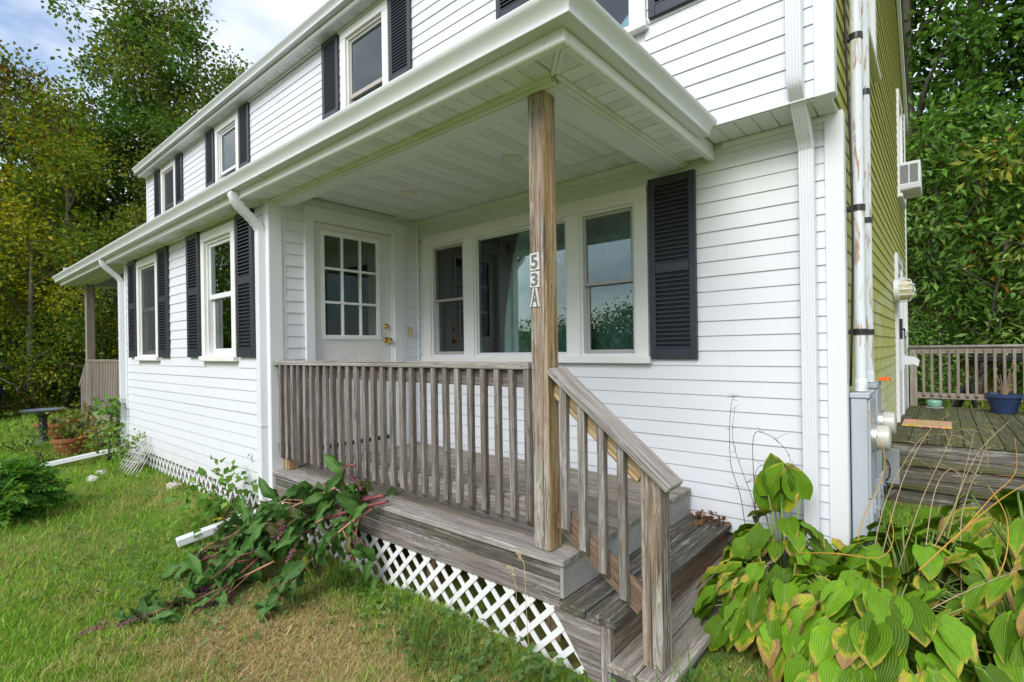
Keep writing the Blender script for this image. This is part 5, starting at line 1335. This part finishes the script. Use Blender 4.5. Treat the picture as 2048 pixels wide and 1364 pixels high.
# tufts of longer grass
def tufts(spots, seed):
    g = np.random.default_rng(seed); X = []; 
    P = np.concatenate([np.c_[g.normal(x, s, n), g.normal(y, s*.6, n), np.full(n, h)] for x, y, s, n, h in spots]); P = P[~inside(P[:, 0], P[:, 1])]; n = len(P)
    az = g.uniform(0, 6.283, n); ln = g.uniform(.1, .75, n); d = np.c_[np.cos(az)*ln, np.sin(az)*ln, np.ones(n)]
    w = .011; base = np.array([(-w, 0, 0), (w, 0, 0), (w*.9, .4, .03), (-w*.9, .4, .03), (w*.6, .75, -.06), (-w*.6, .75, -.06), (0, 1, -.24)]); F = np.array([(0, 1, 2), (0, 2, 3), (3, 2, 4), (3, 4, 5), (5, 4, 6)])
    c = np.array([(.10, .19, .03), (.07, .14, .02), (.15, .23, .05)])[g.integers(0, 3, n)]*g.uniform(.8, 1.2, (n, 1))
    return scatter(base, F, np.c_[P[:, 0], P[:, 1], gz(P[:, 0], P[:, 1])], d, np.c_[-np.cos(az), -np.sin(az), ln+.3], P[:, 2]*g.uniform(.5, 1.1, n), c)
V, F, C = tufts([(-1.85, 1.58, .13, 110, .22), (-2.1, 1.66, .08, 50, .20), (-1.45, 1.72, .10, 60, .17), (-.86, 1.90, .06, 34, .26), (-.80, 2.02, .05, 26, .28), (-2.9, 1.78, .12, 140, .22), (-3.4, 1.7, .2, 60, .16), (-5.0, 1.80, .3, 120, .14), (-6.5, 1.8, .4, 130, .13), (-7.6, 1.7, .3, 90, .13), (-4.6, 1.5, .3, 90, .12), (-5.5, 1.2, .5, 90, .12), (-9.8, 1.7, .5, 240, .18), (-9.0, 1.3, .4, 120, .14), (-1.2, 1.6, .2, 90, .11)], 5)
o = np_obj('tall_grass', V, F, GRASSM, None, C); tag(o, 'tufts of longer green grass along the lattice', 'grass', None, 'stuff')
# round leaved ground ivy and clover
def rounds(spots, seed, hmax=.10):
    g = np.random.default_rng(seed); P = np.concatenate([np.c_[g.normal(x, sx, n), g.normal(y, sy, n), np.full(n, s), np.full(n, hm)] for x, y, sx, sy, n, s, hm in spots]); P = P[~inside(P[:, 0], P[:, 1]+.0)]; n = len(P)
    a = np.linspace(0, 2*np.pi, 8, endpoint=False)+.4; rr = np.where(np.arange(8) == 3, .25, 1.0)
    base = np.c_[rr*np.sin(a)*.5, rr*np.cos(a)*.5+.5, .10*np.cos(2*a)]; F = np.array([[0, 1, 2, 3, 4, 5, 6, 7]])
    az = g.uniform(0, 6.283, n); d = np.c_[np.cos(az), np.sin(az), g.uniform(-.4, .35, n)]
    nr = np.c_[g.normal(-.15, .35, n), g.normal(-.25, .35, n), np.ones(n)]
    c = np.array([(.10, .185, .045), (.13, .22, .06), (.075, .145, .035), (.16, .25, .085)])[g.integers(0, 4, n)]*g.uniform(.75, 1.2, (n, 1))
    return scatter(base, F, np.c_[P[:, 0], P[:, 1], gz(P[:, 0], P[:, 1])+P[:, 3]*g.uniform(.15, 1, n)], d, nr, P[:, 2]*g.uniform(.6, 1.25, n), c)
V, F, C = rounds([(-1.75, 1.68, .38, .11, 250, .034, .07), (-2.4, 1.76, .35, .08, 110, .032, .08), (-1.30, 1.80, .12, .05, 36, .042, .14), (-1.62, 1.84, .3, .05, 50, .036, .12), (-1.05, 1.86, .08, .03, 22, .042, .10), (-3.5, 1.15, .45, .25, 420, .026, .05), (-4.3, 1.0, .5, .25, 420, .026, .05), (-5.2, .9, .7, .3, 380, .028, .05), (-2.6, 1.6, .5, .10, 70, .028, .05), (-6.6, 1.5, .8, .25, 260, .03, .06), (-2.3, 1.0, .5, .2, 90, .024, .04), (-.75, 2.25, .12, .15, 46, .032, .07)], 9)
o = np_obj('ground_ivy', V, F, FOL, None, C); tag(o, 'round leaved ground ivy and clover creeping through the lawn', 'ground cover', None, 'stuff')
# dry seed stalk, dry leaves on the step
m = MB(); pts = [(-1.50, 1.86, -1.46), (-1.515, 1.86, -1.2), (-1.53, 1.87, -1.02), (-1.57, 1.87, -.97)]; m.tube(pts, .0016, 5)
m.tube([(-1.60, 1.88, -1.46), (-1.59, 1.88, -1.15), (-1.62, 1.87, -1.05)], .0014, 5)
for k in range(18):
    b = Vector((-1.545-.03*random.random(), 1.87, -1.0+.04*random.random())) if k < 9 else Vector((-1.61-.02*random.random(), 1.872, -1.10+.05*random.random()))
    d = Vector((random.uniform(-1, .6), random.uniform(-.5, .5), random.uniform(-1, .6))).normalized(); m.tube([b, b+d*.012, b+d*.026], [.0008, .0028, .0005], 5)
o = m.build('dry_grass_stalk', plain('straw', (.50, .38, .22), .8)); tag(o, 'dry grass stalk with drooping seed heads before the porch post', 'grass stalk')
g = np.random.default_rng(4); n = 55
a = g.uniform(0, 6.28, n); base = np.array([(-.25, 0, 0), (.25, 0, 0), (.3, .5, .2), (-.3, .5, .2), (0, 1, .05)]); F3 = np.array([(0, 1, 2), (0, 2, 3), (3, 2, 4)])
V, F, C = scatter(base, F3, np.c_[g.normal(-1.20, .07, n).clip(-1.35, -1.10), g.normal(3.40, .06, n).clip(3.2, 3.5), -1.172+g.uniform(0, .05, n)], np.c_[np.cos(a), np.sin(a), g.uniform(-.1, .5, n)], g.normal(0, 1, (n, 3)), g.uniform(.018, .05, n), np.array([(.16, .07, .035), (.24, .12, .06), (.11, .05, .03)])[g.integers(0, 3, n)])
o = np_obj('dry_leaves', V, F, FOL, None, C); tag(o, 'small heap of dry brown leaves on the step by the wall', 'leaves', None, 'stuff')

# ------------------------------------------------------------------ shrubs, vine, weeds
BARK = plain('bark', (.10, .085, .07), .95, .1, 0, .4, 5, .4); BARKL = plain('pale_bark', (.19, .165, .14), .95, .1, 0, .4, 5, .4)
LB4 = np.array([(0, 0, 0), (.36, .48, .10), (0, 1, -.06), (-.36, .48, .10)]); LF = np.array([(0, 1, 2), (0, 2, 3)])
LNAR = np.array([(0, 0, 0), (.17, .42, .05), (0, 1, -.10), (-.17, .42, .05)])
def cloud(centres, per, sig, size, pal, g, shape=LB4, upb=.8, wts=None, vary=.45):
    """leaves gathered round many centres; the colour is chosen per spray with some change leaf by leaf"""
    m = len(centres); n = m*per; ci = np.repeat(np.arange(m), per)
    pos = centres[ci]+g.normal(0, 1, (n, 3))*sig
    fw = unit(pos-centres[ci]+g.normal(0, sig*.7, (n, 3))); fw[:, 2] -= .25
    nr = g.normal(0, .55, (n, 3))+np.array([0, 0, upb])
    pal = np.array(pal); cc = pal[g.choice(len(pal), m, p=wts)][ci]; alt = pal[g.choice(len(pal), n, p=wts)]; mixv = g.random((n, 1))*vary
    c = (cc*(1-mixv)+alt*mixv)*g.uniform(.75, 1.85, (n, 1))*np.array([1., 1.06, .8])
    return scatter(shape, LF, pos, fw, nr, size*g.uniform(.6, 1.25, n), c)
def shrub(name, label, cat, c, rad, h, ncl, per, size, pal, seed, shape=LB4, stems=8, group=None, sig=.12):
    g = np.random.default_rng(seed); t = thing(name, label, cat, (c[0], c[1], float(gz(c[0], c[1]))), group); z0 = float(gz(c[0], c[1]))
    a = g.uniform(0, 6.283, ncl); q = g.uniform(.25, 1, ncl)**.6; e = g.uniform(.0, 1, ncl)
    P = np.c_[c[0]+rad*q*np.cos(a)*np.sqrt(1-.75*e**2), c[1]+rad*q*np.sin(a)*np.sqrt(1-.75*e**2), z0+.06+h*e]
    V, F, C = cloud(P, per, sig, size, pal, g, shape)
    np_obj('foliage', V, F, FOL, t, C); m = MB()
    for k in range(stems):
        p = P[g.integers(0, ncl)]; m.tube([(c[0]+g.normal(0, .05), c[1]+g.normal(0, .05), z0-.02), ((c[0]+p[0])/2, (c[1]+p[1])/2, (z0+p[2])/2+.08), tuple(p)], [.010, .007, .003], 5)
    m.build('stems', BARK, t, None, 'all'); return t
# fern like compound leaves
def frond_shape():
    vs = []; fs = []
    for k in range(5):
        y = .15+.17*k; w = .42*(1-.12*k)
        for s in (-1, 1):
            b = len(vs); vs += [(0, y, .0), (s*w*.5, y+.02, .05), (s*w, y+.15, -.02), (s*w*.45, y+.16, .05)]; fs += [(b, b+1, b+2), (b, b+2, b+3)]
    b = len(vs); vs += [(0, .85, 0), (.1, .95, .03), (0, 1.12, -.05), (-.1, .95, .03)]; fs += [(b, b+1, b+2), (b, b+2, b+3)]
    return np.array(vs), np.array(fs)
FS, FFc = frond_shape()
def fern(label, c, rad, h, n, size, pal, seed):
    g = np.random.default_rng(seed); z0 = float(gz(*c)); t = thing('shrub', label, 'shrub', (c[0], c[1], z0))
    a = g.uniform(0, 6.283, n); q = g.uniform(0, 1, n)**.5; e = g.uniform(0, 1, n); rr = rad*(q*.5+.5)*np.sqrt(np.clip(1-e**2.2, .02, 1))
    P = np.c_[c[0]+rr*np.cos(a), c[1]+rr*np.sin(a)*.8, z0+.08+h*e*(.75+.25*q)]
    d = np.c_[np.cos(a)+g.normal(0, .35, n), np.sin(a)+g.normal(0, .35, n), g.uniform(-.5, .5, n)]; nr = np.c_[np.cos(a)*.5, np.sin(a)*.5, np.ones(n)]+g.normal(0, .3, (n, 3))
    col = np.array(pal)[g.integers(0, len(pal), n)]*g.uniform(1.1, 2.1, (n, 1))
    V, F, C = scatter(FS, FFc, P, d, nr, size*g.uniform(.7, 1.2, n), col); np_obj('foliage', V, F, FOL, t, C)
    m = MB()
    for k in range(16): p = P[g.integers(0, n)]; m.tube([(c[0]+g.normal(0, .08), c[1]+g.normal(0, .08), z0-.02), ((c[0]+p[0])/2, (c[1]+p[1])/2, (z0+p[2])/2+.06), tuple(p)], [.009, .006, .003], 5)
    for k in range(2): m.tube([(c[0]+.15*k, c[1], z0), (c[0]+.13*k+.03, c[1]+.02, z0+h*.8), (c[0]+.17*k, c[1]+.02, z0+h+.28)], [.006, .005, .003], 5)
    m.build('stems', BARK, t, None, 'all')
fern('dense bright green ferny shrub in the left foreground', (-6.62, .46), .50, .43, 620, .17, [(.04, .12, .015), (.025, .075, .01), (.06, .16, .02), (.10, .19, .03)], 11)
shrub('vine', 'green leafy vine climbing the far downspout', 'vine', (-8.86, 1.80), .10, .75, 26, 9, .085, [(.07, .16, .03), (.10, .20, .045), (.13, .19, .04)], 12, LB4, 5, sig=.06)
shrub('garden_weed', 'green and orange weeds in front of the far porch lattice', 'weeds', (-9.35, 1.80), .20, .40, 34, 12, .06, [(.08, .13, .03), (.13, .16, .04), (.24, .15, .03), (.06, .10, .025)], 13, LB4, 9, 'weeds by the far porch')
shrub('garden_weed', 'green weeds around the terracotta pot on the lawn', 'weeds', (-9.45, 1.15), .30, .20, 36, 11, .06, [(.09, .16, .035), (.13, .19, .05), (.17, .19, .06)], 14, LNAR, 6, 'weeds by the far porch')
shrub('garden_weed', 'tall ragged weeds at the foot of the far porch post', 'weeds', (-10.9, 1.80), .26, .50, 40, 11, .07, [(.08, .13, .03), (.12, .15, .04), (.20, .13, .03)], 15, LB4, 9, 'weeds by the far porch')
shrub('garden_weed', 'weeds growing around the foot of the bird bath', 'weeds', (-11.0, 1.12), .45, .34, 50, 11, .06, [(.10, .17, .04), (.14, .19, .05), (.07, .12, .03)], 16, LNAR, 8, 'weeds by the far porch')
shrub('garden_weed', 'leafy weeds poking through the wire edging', 'weeds', (-7.95, 1.82), .22, .34, 26, 10, .06, [(.10, .17, .05), (.15, .19, .06)], 17, LB4, 6, 'weeds by the far porch')
shrub('garden_weed', 'pale green weeds below the block corner left of the pokeweed', 'weeds', (-4.75, 1.72), .22, .26, 26, 10, .075, [(.09, .19, .03), (.13, .22, .05), (.07, .14, .03)], 18, LB4, 6, 'weeds by the far porch')

# ------------------------------------------------------------------ trees
def tree(label, x, y, H, crown, ncl, per, size, pal, seed, group=None, wts=None, sig=.30, trunk=.13, bark=BARK, shape=LB4, lean=(0, 0), name='tree', vary=.45, upb=.8):
    """crown: (bottom, radius x, radius y, top roundness) ; limbs run to clusters, sprays of leaves sit on them"""
    g = np.random.default_rng(seed); z0 = float(gz(x, y))-.05; t = thing(name, label, 'tree', (x, y, z0), group); cb, rx, ry, pw = crown
    m = MB(); n = 9; tr = []
    for i in range(n):
        s = i/(n-1); tr.append(Vector((x+lean[0]*s*H+.10*math.sin(3*s+seed)*H*.1*s, y+lean[1]*s*H+.09*math.cos(4*s+seed)*H*.1*s, z0+H*.9*s)))
    m.tube(tr, [trunk*(1-.85*i/(n-1))+.012 for i in range(n)], 8)
    nl = max(6, ncl//5); ends = []
    for k in range(nl):
        e = (k+.5)/nl; zc = cb+(H-cb)*e; prof = math.sqrt(max(.03, 1-abs(2*e-.85)**pw)); a = k*2.4+g.normal(0, .4)
        s0 = min(.98, max(.12, (zc-.22*H*(.4+.6*prof))/(.9*H))); i = int(s0*(n-1)); b = tr[i].lerp(tr[min(i+1, n-1)], s0*(n-1)-i)
        c = tr[min(n-1, int(e*(n-1)))]; en = Vector((c.x+rx*prof*math.cos(a)*g.uniform(.55, 1), c.y+ry*prof*math.sin(a)*g.uniform(.55, 1), z0+zc)); md = b.lerp(en, .5)+Vector((g.normal(0, .12), g.normal(0, .12), g.uniform(-.1, .25)))
        r0 = trunk*(1-.8*s0)*.55+.012; m.tube([b, md, en], [r0, r0*.6, .010], 5)
        for q in range(5):
            u = g.uniform(.35, 1); p = (b.lerp(md, u*2) if u < .5 else md.lerp(en, u*2-1)); d = Vector((g.normal(0, .55), g.normal(0, .55), g.normal(.05, .38)))*min(1., .28*rx+.25); e2 = p+d
            m.tube([p, p.lerp(e2, .5)+Vector((0, 0, .05)), e2], [r0*.35+.004, .010, .004], 4); ends.append(e2)
    m.build('trunk', bark, t, None, 'all')
    E = np.array([tuple(e) for e in ends])
    V, F, C = cloud(E, int(per*3.3), sig*.80, size*.62, pal, g, shape, upb, wts, vary)
    np_obj('crown', V, F, FOL, t, C); return t
DG = [(.03, .075, .012), (.045, .105, .018), (.065, .135, .022), (.09, .16, .028)]
OL = [(.065, .115, .014), (.09, .14, .018), (.05, .09, .014), (.13, .15, .02), (.12, .085, .02)]
YE_ = [(.19, .185, .012), (.10, .155, .014), (.26, .22, .016), (.07, .12, .014)]
GW = 'trees of the wood on the left'
tree('tall olive tree with reddish leaves at the left edge', -22.2, 1.6, 10.7, (1.5, 3.4, 3.2, 2.2), 85, 70, .23, OL+[(.15, .07, .025)], 21, GW, sig=.42, trunk=.2)
tree('yellow-green tree with dark spreading limbs on the left', -19.0, 2.9, 8.6, (2.2, 2.1, 2.1, 2.2), 56, 58, .20, YE_, 22, GW, sig=.36, trunk=.16)
tree('tallest green oak rising against the clouds', -25.2, 6.9, 16.6, (5.5, 3.3, 3.3, 4.2), 150, 58, .30, [(.05, .11, .02), (.075, .14, .03), (.095, .155, .035), (.13, .14, .03)], 23, GW, sig=.42, trunk=.26)
tree('green tree showing above the far end of the gutter', -27.0, 10.7, 15.0, (6, 2.7, 2.7, 3.2), 90, 58, .28, [(.06, .12, .02), (.085, .145, .03), (.12, .14, .03)], 24, GW, sig=.42, trunk=.2)
tree('dark green tree filling the gap below the oak', -24.0, 5.2, 10.8, (2.5, 2.9, 2.9, 2.2), 100, 66, .23, DG+[(.10, .11, .02)], 25, GW, sig=.42, trunk=.2)
tree('green tree behind the upper corner downspout', -21.5, 6.6, 9.4, (2.2, 2.5, 2.5, 2.2), 84, 62, .22, DG+[(.13, .12, .02), (.08, .10, .02)], 26, GW, sig=.40, trunk=.16)
tree('low olive tree hanging over the far porch roof', -17.6, 4.3, 5.6, (1.2, 1.8, 1.8, 2.2), 52, 56, .17, OL+[(.10, .13, .05)], 27, GW, sig=.32, trunk=.11, bark=BARKL)
tree('low tree with pale bare twigs behind the bird bath', -18.0, 2.0, 4.9, (.6, 1.7, 1.7, 2.0), 44, 50, .16, OL+YE_[:2], 28, GW, sig=.32, trunk=.09, bark=BARKL)
tree('small dark tree at the left edge behind the car', -19.8, .9, 5.4, (.6, 1.9, 1.8, 2.0), 46, 54, .18, DG+OL[:2], 29, GW, sig=.34, trunk=.12)
tree('small yellowing tree seen between the far porch posts', -16.6, 3.2, 3.3, (.3, 1.1, 1.3, 2.0), 36, 46, .13, OL+YE_+DG[:2], 30, GW, sig=.26, trunk=.06)
tree('bushy green sapling at the lawn edge right of the far porch post', -17.4, 5.6, 4.0, (.3, 1.5, 1.5, 2.0), 42, 50, .15, OL+DG+YE_[:1], 31, GW, sig=.3, trunk=.07)
tree('reddish brown tree high at the left edge', -25.6, 3.2, 11.0, (5, 2.5, 2.5, 2.2), 50, 56, .24, OL+[(.14, .08, .03), (.10, .06, .02)], 32, GW, sig=.42, trunk=.2)
GR_ = 'trees on the slope behind the deck'
tree('tall dark maple beside the rear corner of the house', -.6, 17.6, 13.5, (2.8, 2.9, 2.6, 2.4), 62, 44, .29, DG, 41, GR_, sig=.40, trunk=.2, upb=1.1)
tree('tall dark maple at the right edge of the picture', 2.2, 17.0, 14.0, (2.6, 3.0, 2.6, 2.4), 62, 44, .29, DG, 42, GR_, sig=.40, trunk=.22, upb=1.1)
tree('dark tree standing behind the two maples', .8, 20.5, 16.0, (2.5, 3.4, 2.6, 2.4), 62, 60, .26, [(.016, .042, .010), (.03, .065, .014), (.04, .085, .018)], 43, GR_, sig=.48, trunk=.24)
tree('dark tree further back half hidden by the house', -3.4, 20.0, 15.0, (2.5, 3.2, 2.6, 2.4), 56, 56, .26, DG[:3], 44, GR_, sig=.48, trunk=.22)
tree('dark tree rising beyond the right edge', 4.6, 18.5, 15.0, (2.0, 3.2, 2.6, 2.4), 56, 56, .26, DG[:3], 45, GR_, sig=.48, trunk=.22)
SU = [(.08, .17, .03), (.11, .20, .05), (.17, .24, .09), (.05, .11, .02), (.22, .21, .04)]; SW = [.28, .27, .2, .2, .05]
tree('sumac with long drooping leaflets beside the air conditioner', -.05, 14.6, 6.0, (2.2, 1.5, 1.3, 2.0), 50, 24, .37, SU+[(.25, .07, .025)], 46, GR_, [.27, .27, .2, .18, .05, .03], sig=.34, trunk=.07, shape=LNAR, upb=1.2)
tree('sumac with red and orange tinted leaflets at the right edge', 1.4, 14.3, 5.2, (1.7, 1.5, 1.3, 2.0), 50, 24, .37, SU+[(.30, .12, .03)], 47, GR_, [.26, .26, .2, .17, .06, .05], sig=.34, trunk=.07, shape=LNAR, upb=1.2)
tree('low sumac leaning over the shaded slope', .5, 13.9, 3.5, (1.2, 1.25, 1.0, 2.0), 34, 20, .31, SU+[(.25, .12, .03)], 48, GR_, [.26, .26, .2, .17, .06, .05], sig=.28, trunk=.05, shape=LNAR, upb=1.2, lean=(.12, -.05))
tree('green bush at the foot of the house corner behind the railing', -.5, 13.2, 2.0, (.1, .7, .7, 2.0), 30, 40, .12, SU[:4], 49, GR_, sig=.22, trunk=.04, upb=1.1)
tree('pale bush with arching shoots right of the slope', 2.0, 13.6, 2.7, (.1, 1.1, .8, 2.0), 36, 40, .13, SU[:4]+[(.17, .2, .06)], 50, GR_, sig=.25, trunk=.04, upb=1.1)
# the wood behind, read as one mass
def wood_mass(name, label, pts, per, sig, size, pal, seed):
    g = np.random.default_rng(seed); V, F, C = cloud(pts, per, sig, size, pal, g, LB4, .7); o = np_obj(name, V, F, FOL, None, C); tag(o, label, 'woodland', None, 'stuff')
g = np.random.default_rng(77)
def band(p0, p1, depth, zlo, zhi, n):
    u = g.random(n); P = np.outer(1-u, p0)+np.outer(u, p1); d = g.random(n)*depth; z = g.uniform(0, 1, n); nx = np.array([-(p1[1]-p0[1]), p1[0]-p0[0]]); nx = nx/np.hypot(*nx)
    P = P+nx*d[:, None]; return np.c_[P, gz(P[:, 0], P[:, 1])+zlo+(zhi(u, z))]
P1 = band(np.array([-30., -8.]), np.array([-27., 16.]), 3, 0, lambda u, z: z*(7.5+2*np.sin(u*17)), 900)
P1b = band(np.array([-22.5, -6.]), np.array([-19.5, 14.]), 2.2, 0, lambda u, z: z*2.2, 260)
wood_mass('far_woodland', 'dark mass of far trees filling the wood on the left', np.concatenate([P1, P1b]), 32, .6, .32, DG+OL[:3], 51)
P2 = band(np.array([-9., 24.]), np.array([9., 23.]), -2.5, 0, lambda u, z: z*(14+1.5*np.sin(u*23)), 560)
wood_mass('slope_woodland', 'dark mass of trees closing off the slope behind the deck', P2, 34, .7, .34, [(.014, .034, .008), (.022, .05, .012), (.03, .065, .014)], 52)
# low green growth on the slope and fallen leaves
P3 = band(np.array([-3., 12.7]), np.array([5., 12.6]), 5, .05, lambda u, z: z*.38, 330); P3 = P3[(np.abs(P3[:, 0]-.55) > .75) | (P3[:, 1] < 13.0) | (P3[:, 1] > 15.5)]
wood_mass('slope_undergrowth', 'low green plants covering the slope behind the deck', P3, 22, .16, .10, [(.05, .12, .02), (.075, .155, .03), (.10, .19, .045)], 53)
n = 2600; x = g.uniform(-3, 5, n); y = g.uniform(12.4, 18, n); a = g.uniform(0, 6.28, n)
V, F, C = scatter(LB4, LF, np.c_[x, y, gz(x, y)+.01], np.c_[np.cos(a), np.sin(a), g.normal(0, .2, n)], np.c_[g.normal(0, .3, (n, 2)), np.ones(n)], g.uniform(.06, .13, n), np.array([(.24, .13, .03), (.33, .22, .04), (.14, .07, .03), (.10, .055, .025)])[g.integers(0, 4, n)])
o = np_obj('leaf_litter', V, F, FOL, None, C); tag(o, 'fallen brown and yellow leaves on the shaded slope', 'leaves', None, 'stuff')
# trees across the lawn behind the camera, seen mirrored in the panes
P4 = np.concatenate([np.c_[g.normal(cx, 3.2, 130), g.normal(cy, 2.0, 130), -1.5+g.uniform(.1, hh, 130)*(1-.35*g.random(130))] for cx, cy, hh in ((-42, -34, 6.), (-34, -42, 5.), (-24, -46, 6.8), (-14, -48, 4.6), (-4, -49, 5.6), (7, -48, 6.2), (-46, -24, 12.), (-44, -15, 14.), (-42, -7, 13.))])
wood_mass('road_woodland', 'line of trees across the lawn mirrored in the window panes', P4, 60, .62, .36, DG+OL[:2], 54)

# ------------------------------------------------------------------ parked car at the left edge
car = thing('parked_car', 'black car parked at the left edge of the lawn, mostly out of view', 'car', (-17.3, -.7, -1.5))
cp = plain('black_car_paint', (.008, .008, .010), .12, .6); zc = float(gz(-17.3, -.7)); cx0, cx1 = -18.2, -16.45
def carsec(y, zlo, zhi, inset): return [(cx0+inset, zlo), (cx1-inset, zlo), (cx1-inset*.4, (zlo+zhi)/2), (cx1-inset-.06, zhi), (cx0+inset+.06, zhi), (cx0+inset*.4, (zlo+zhi)/2)]
def loft(secs, name, mat):
    n = len(secs[0][1]); vs = [(p[0], y, zc+p[1]) for y, s in secs for p in s]
    fs = [(i*n+k, i*n+(k+1) % n, (i+1)*n+(k+1) % n, (i+1)*n+k) for i in range(len(secs)-1) for k in range(n)]+[tuple(range(n)), tuple(range((len(secs)-1)*n, len(secs)*n))[::-1]]
    return MB().add(vs, fs).build(name, mat, car, None, True)
loft([(1.42, carsec(0, .42, .72, .18)), (1.30, carsec(0, .30, .88, .08)), (.7, carsec(0, .26, .98, .03)), (-2.3, carsec(0, .26, 1.02, .03)), (-2.9, carsec(0, .30, .98, .07)), (-3.05, carsec(0, .42, .8, .18))], 'body', cp)
loft([(.25, carsec(0, .97, 1.0, .12)), (-.35, carsec(0, .97, 1.42, .22)), (-1.9, carsec(0, .97, 1.44, .22)), (-2.7, carsec(0, .97, 1.04, .14))], 'cabin', plain('car_glass', (.01, .012, .015), .05, .7))
for y_ in (.62, -2.15):
    for x_, s_ in ((cx1-.10, 1), (cx0+.10, -1)):
        w_ = MB().lathe([(.30, -.11), (.335, -.08), (.335, .08), (.30, .11)], 24, (0, 0, 0), 'x').build('wheel', plain('tyre', (.015, .015, .015), .9, .1), car, T(x_, y_, zc+.335), True)
        MB().lathe([(.20, .111*s_), (.19, .118*s_), (.05, .10*s_)], 18, (0, 0, 0), 'x').build('rim', plain('alloy', (.5, .5, .52), .3, .5, .9), w_, T(x_, y_, zc+.335), True)
for x_ in (cx1-.32, cx0+.32): MB().cbox(x_-.16, x_+.16, 1.29, 1.40, zc+.66, zc+.78, .02).build('headlight', plain('lamp_glass', (.75, .77, .8), .1, .6), car)
MB().cbox(cx0+.62, cx1-.62, 1.405, 1.43, zc+.50, zc+.62, .004).build('number_plate', plain('plate_white', (.6, .6, .6), .5), car)
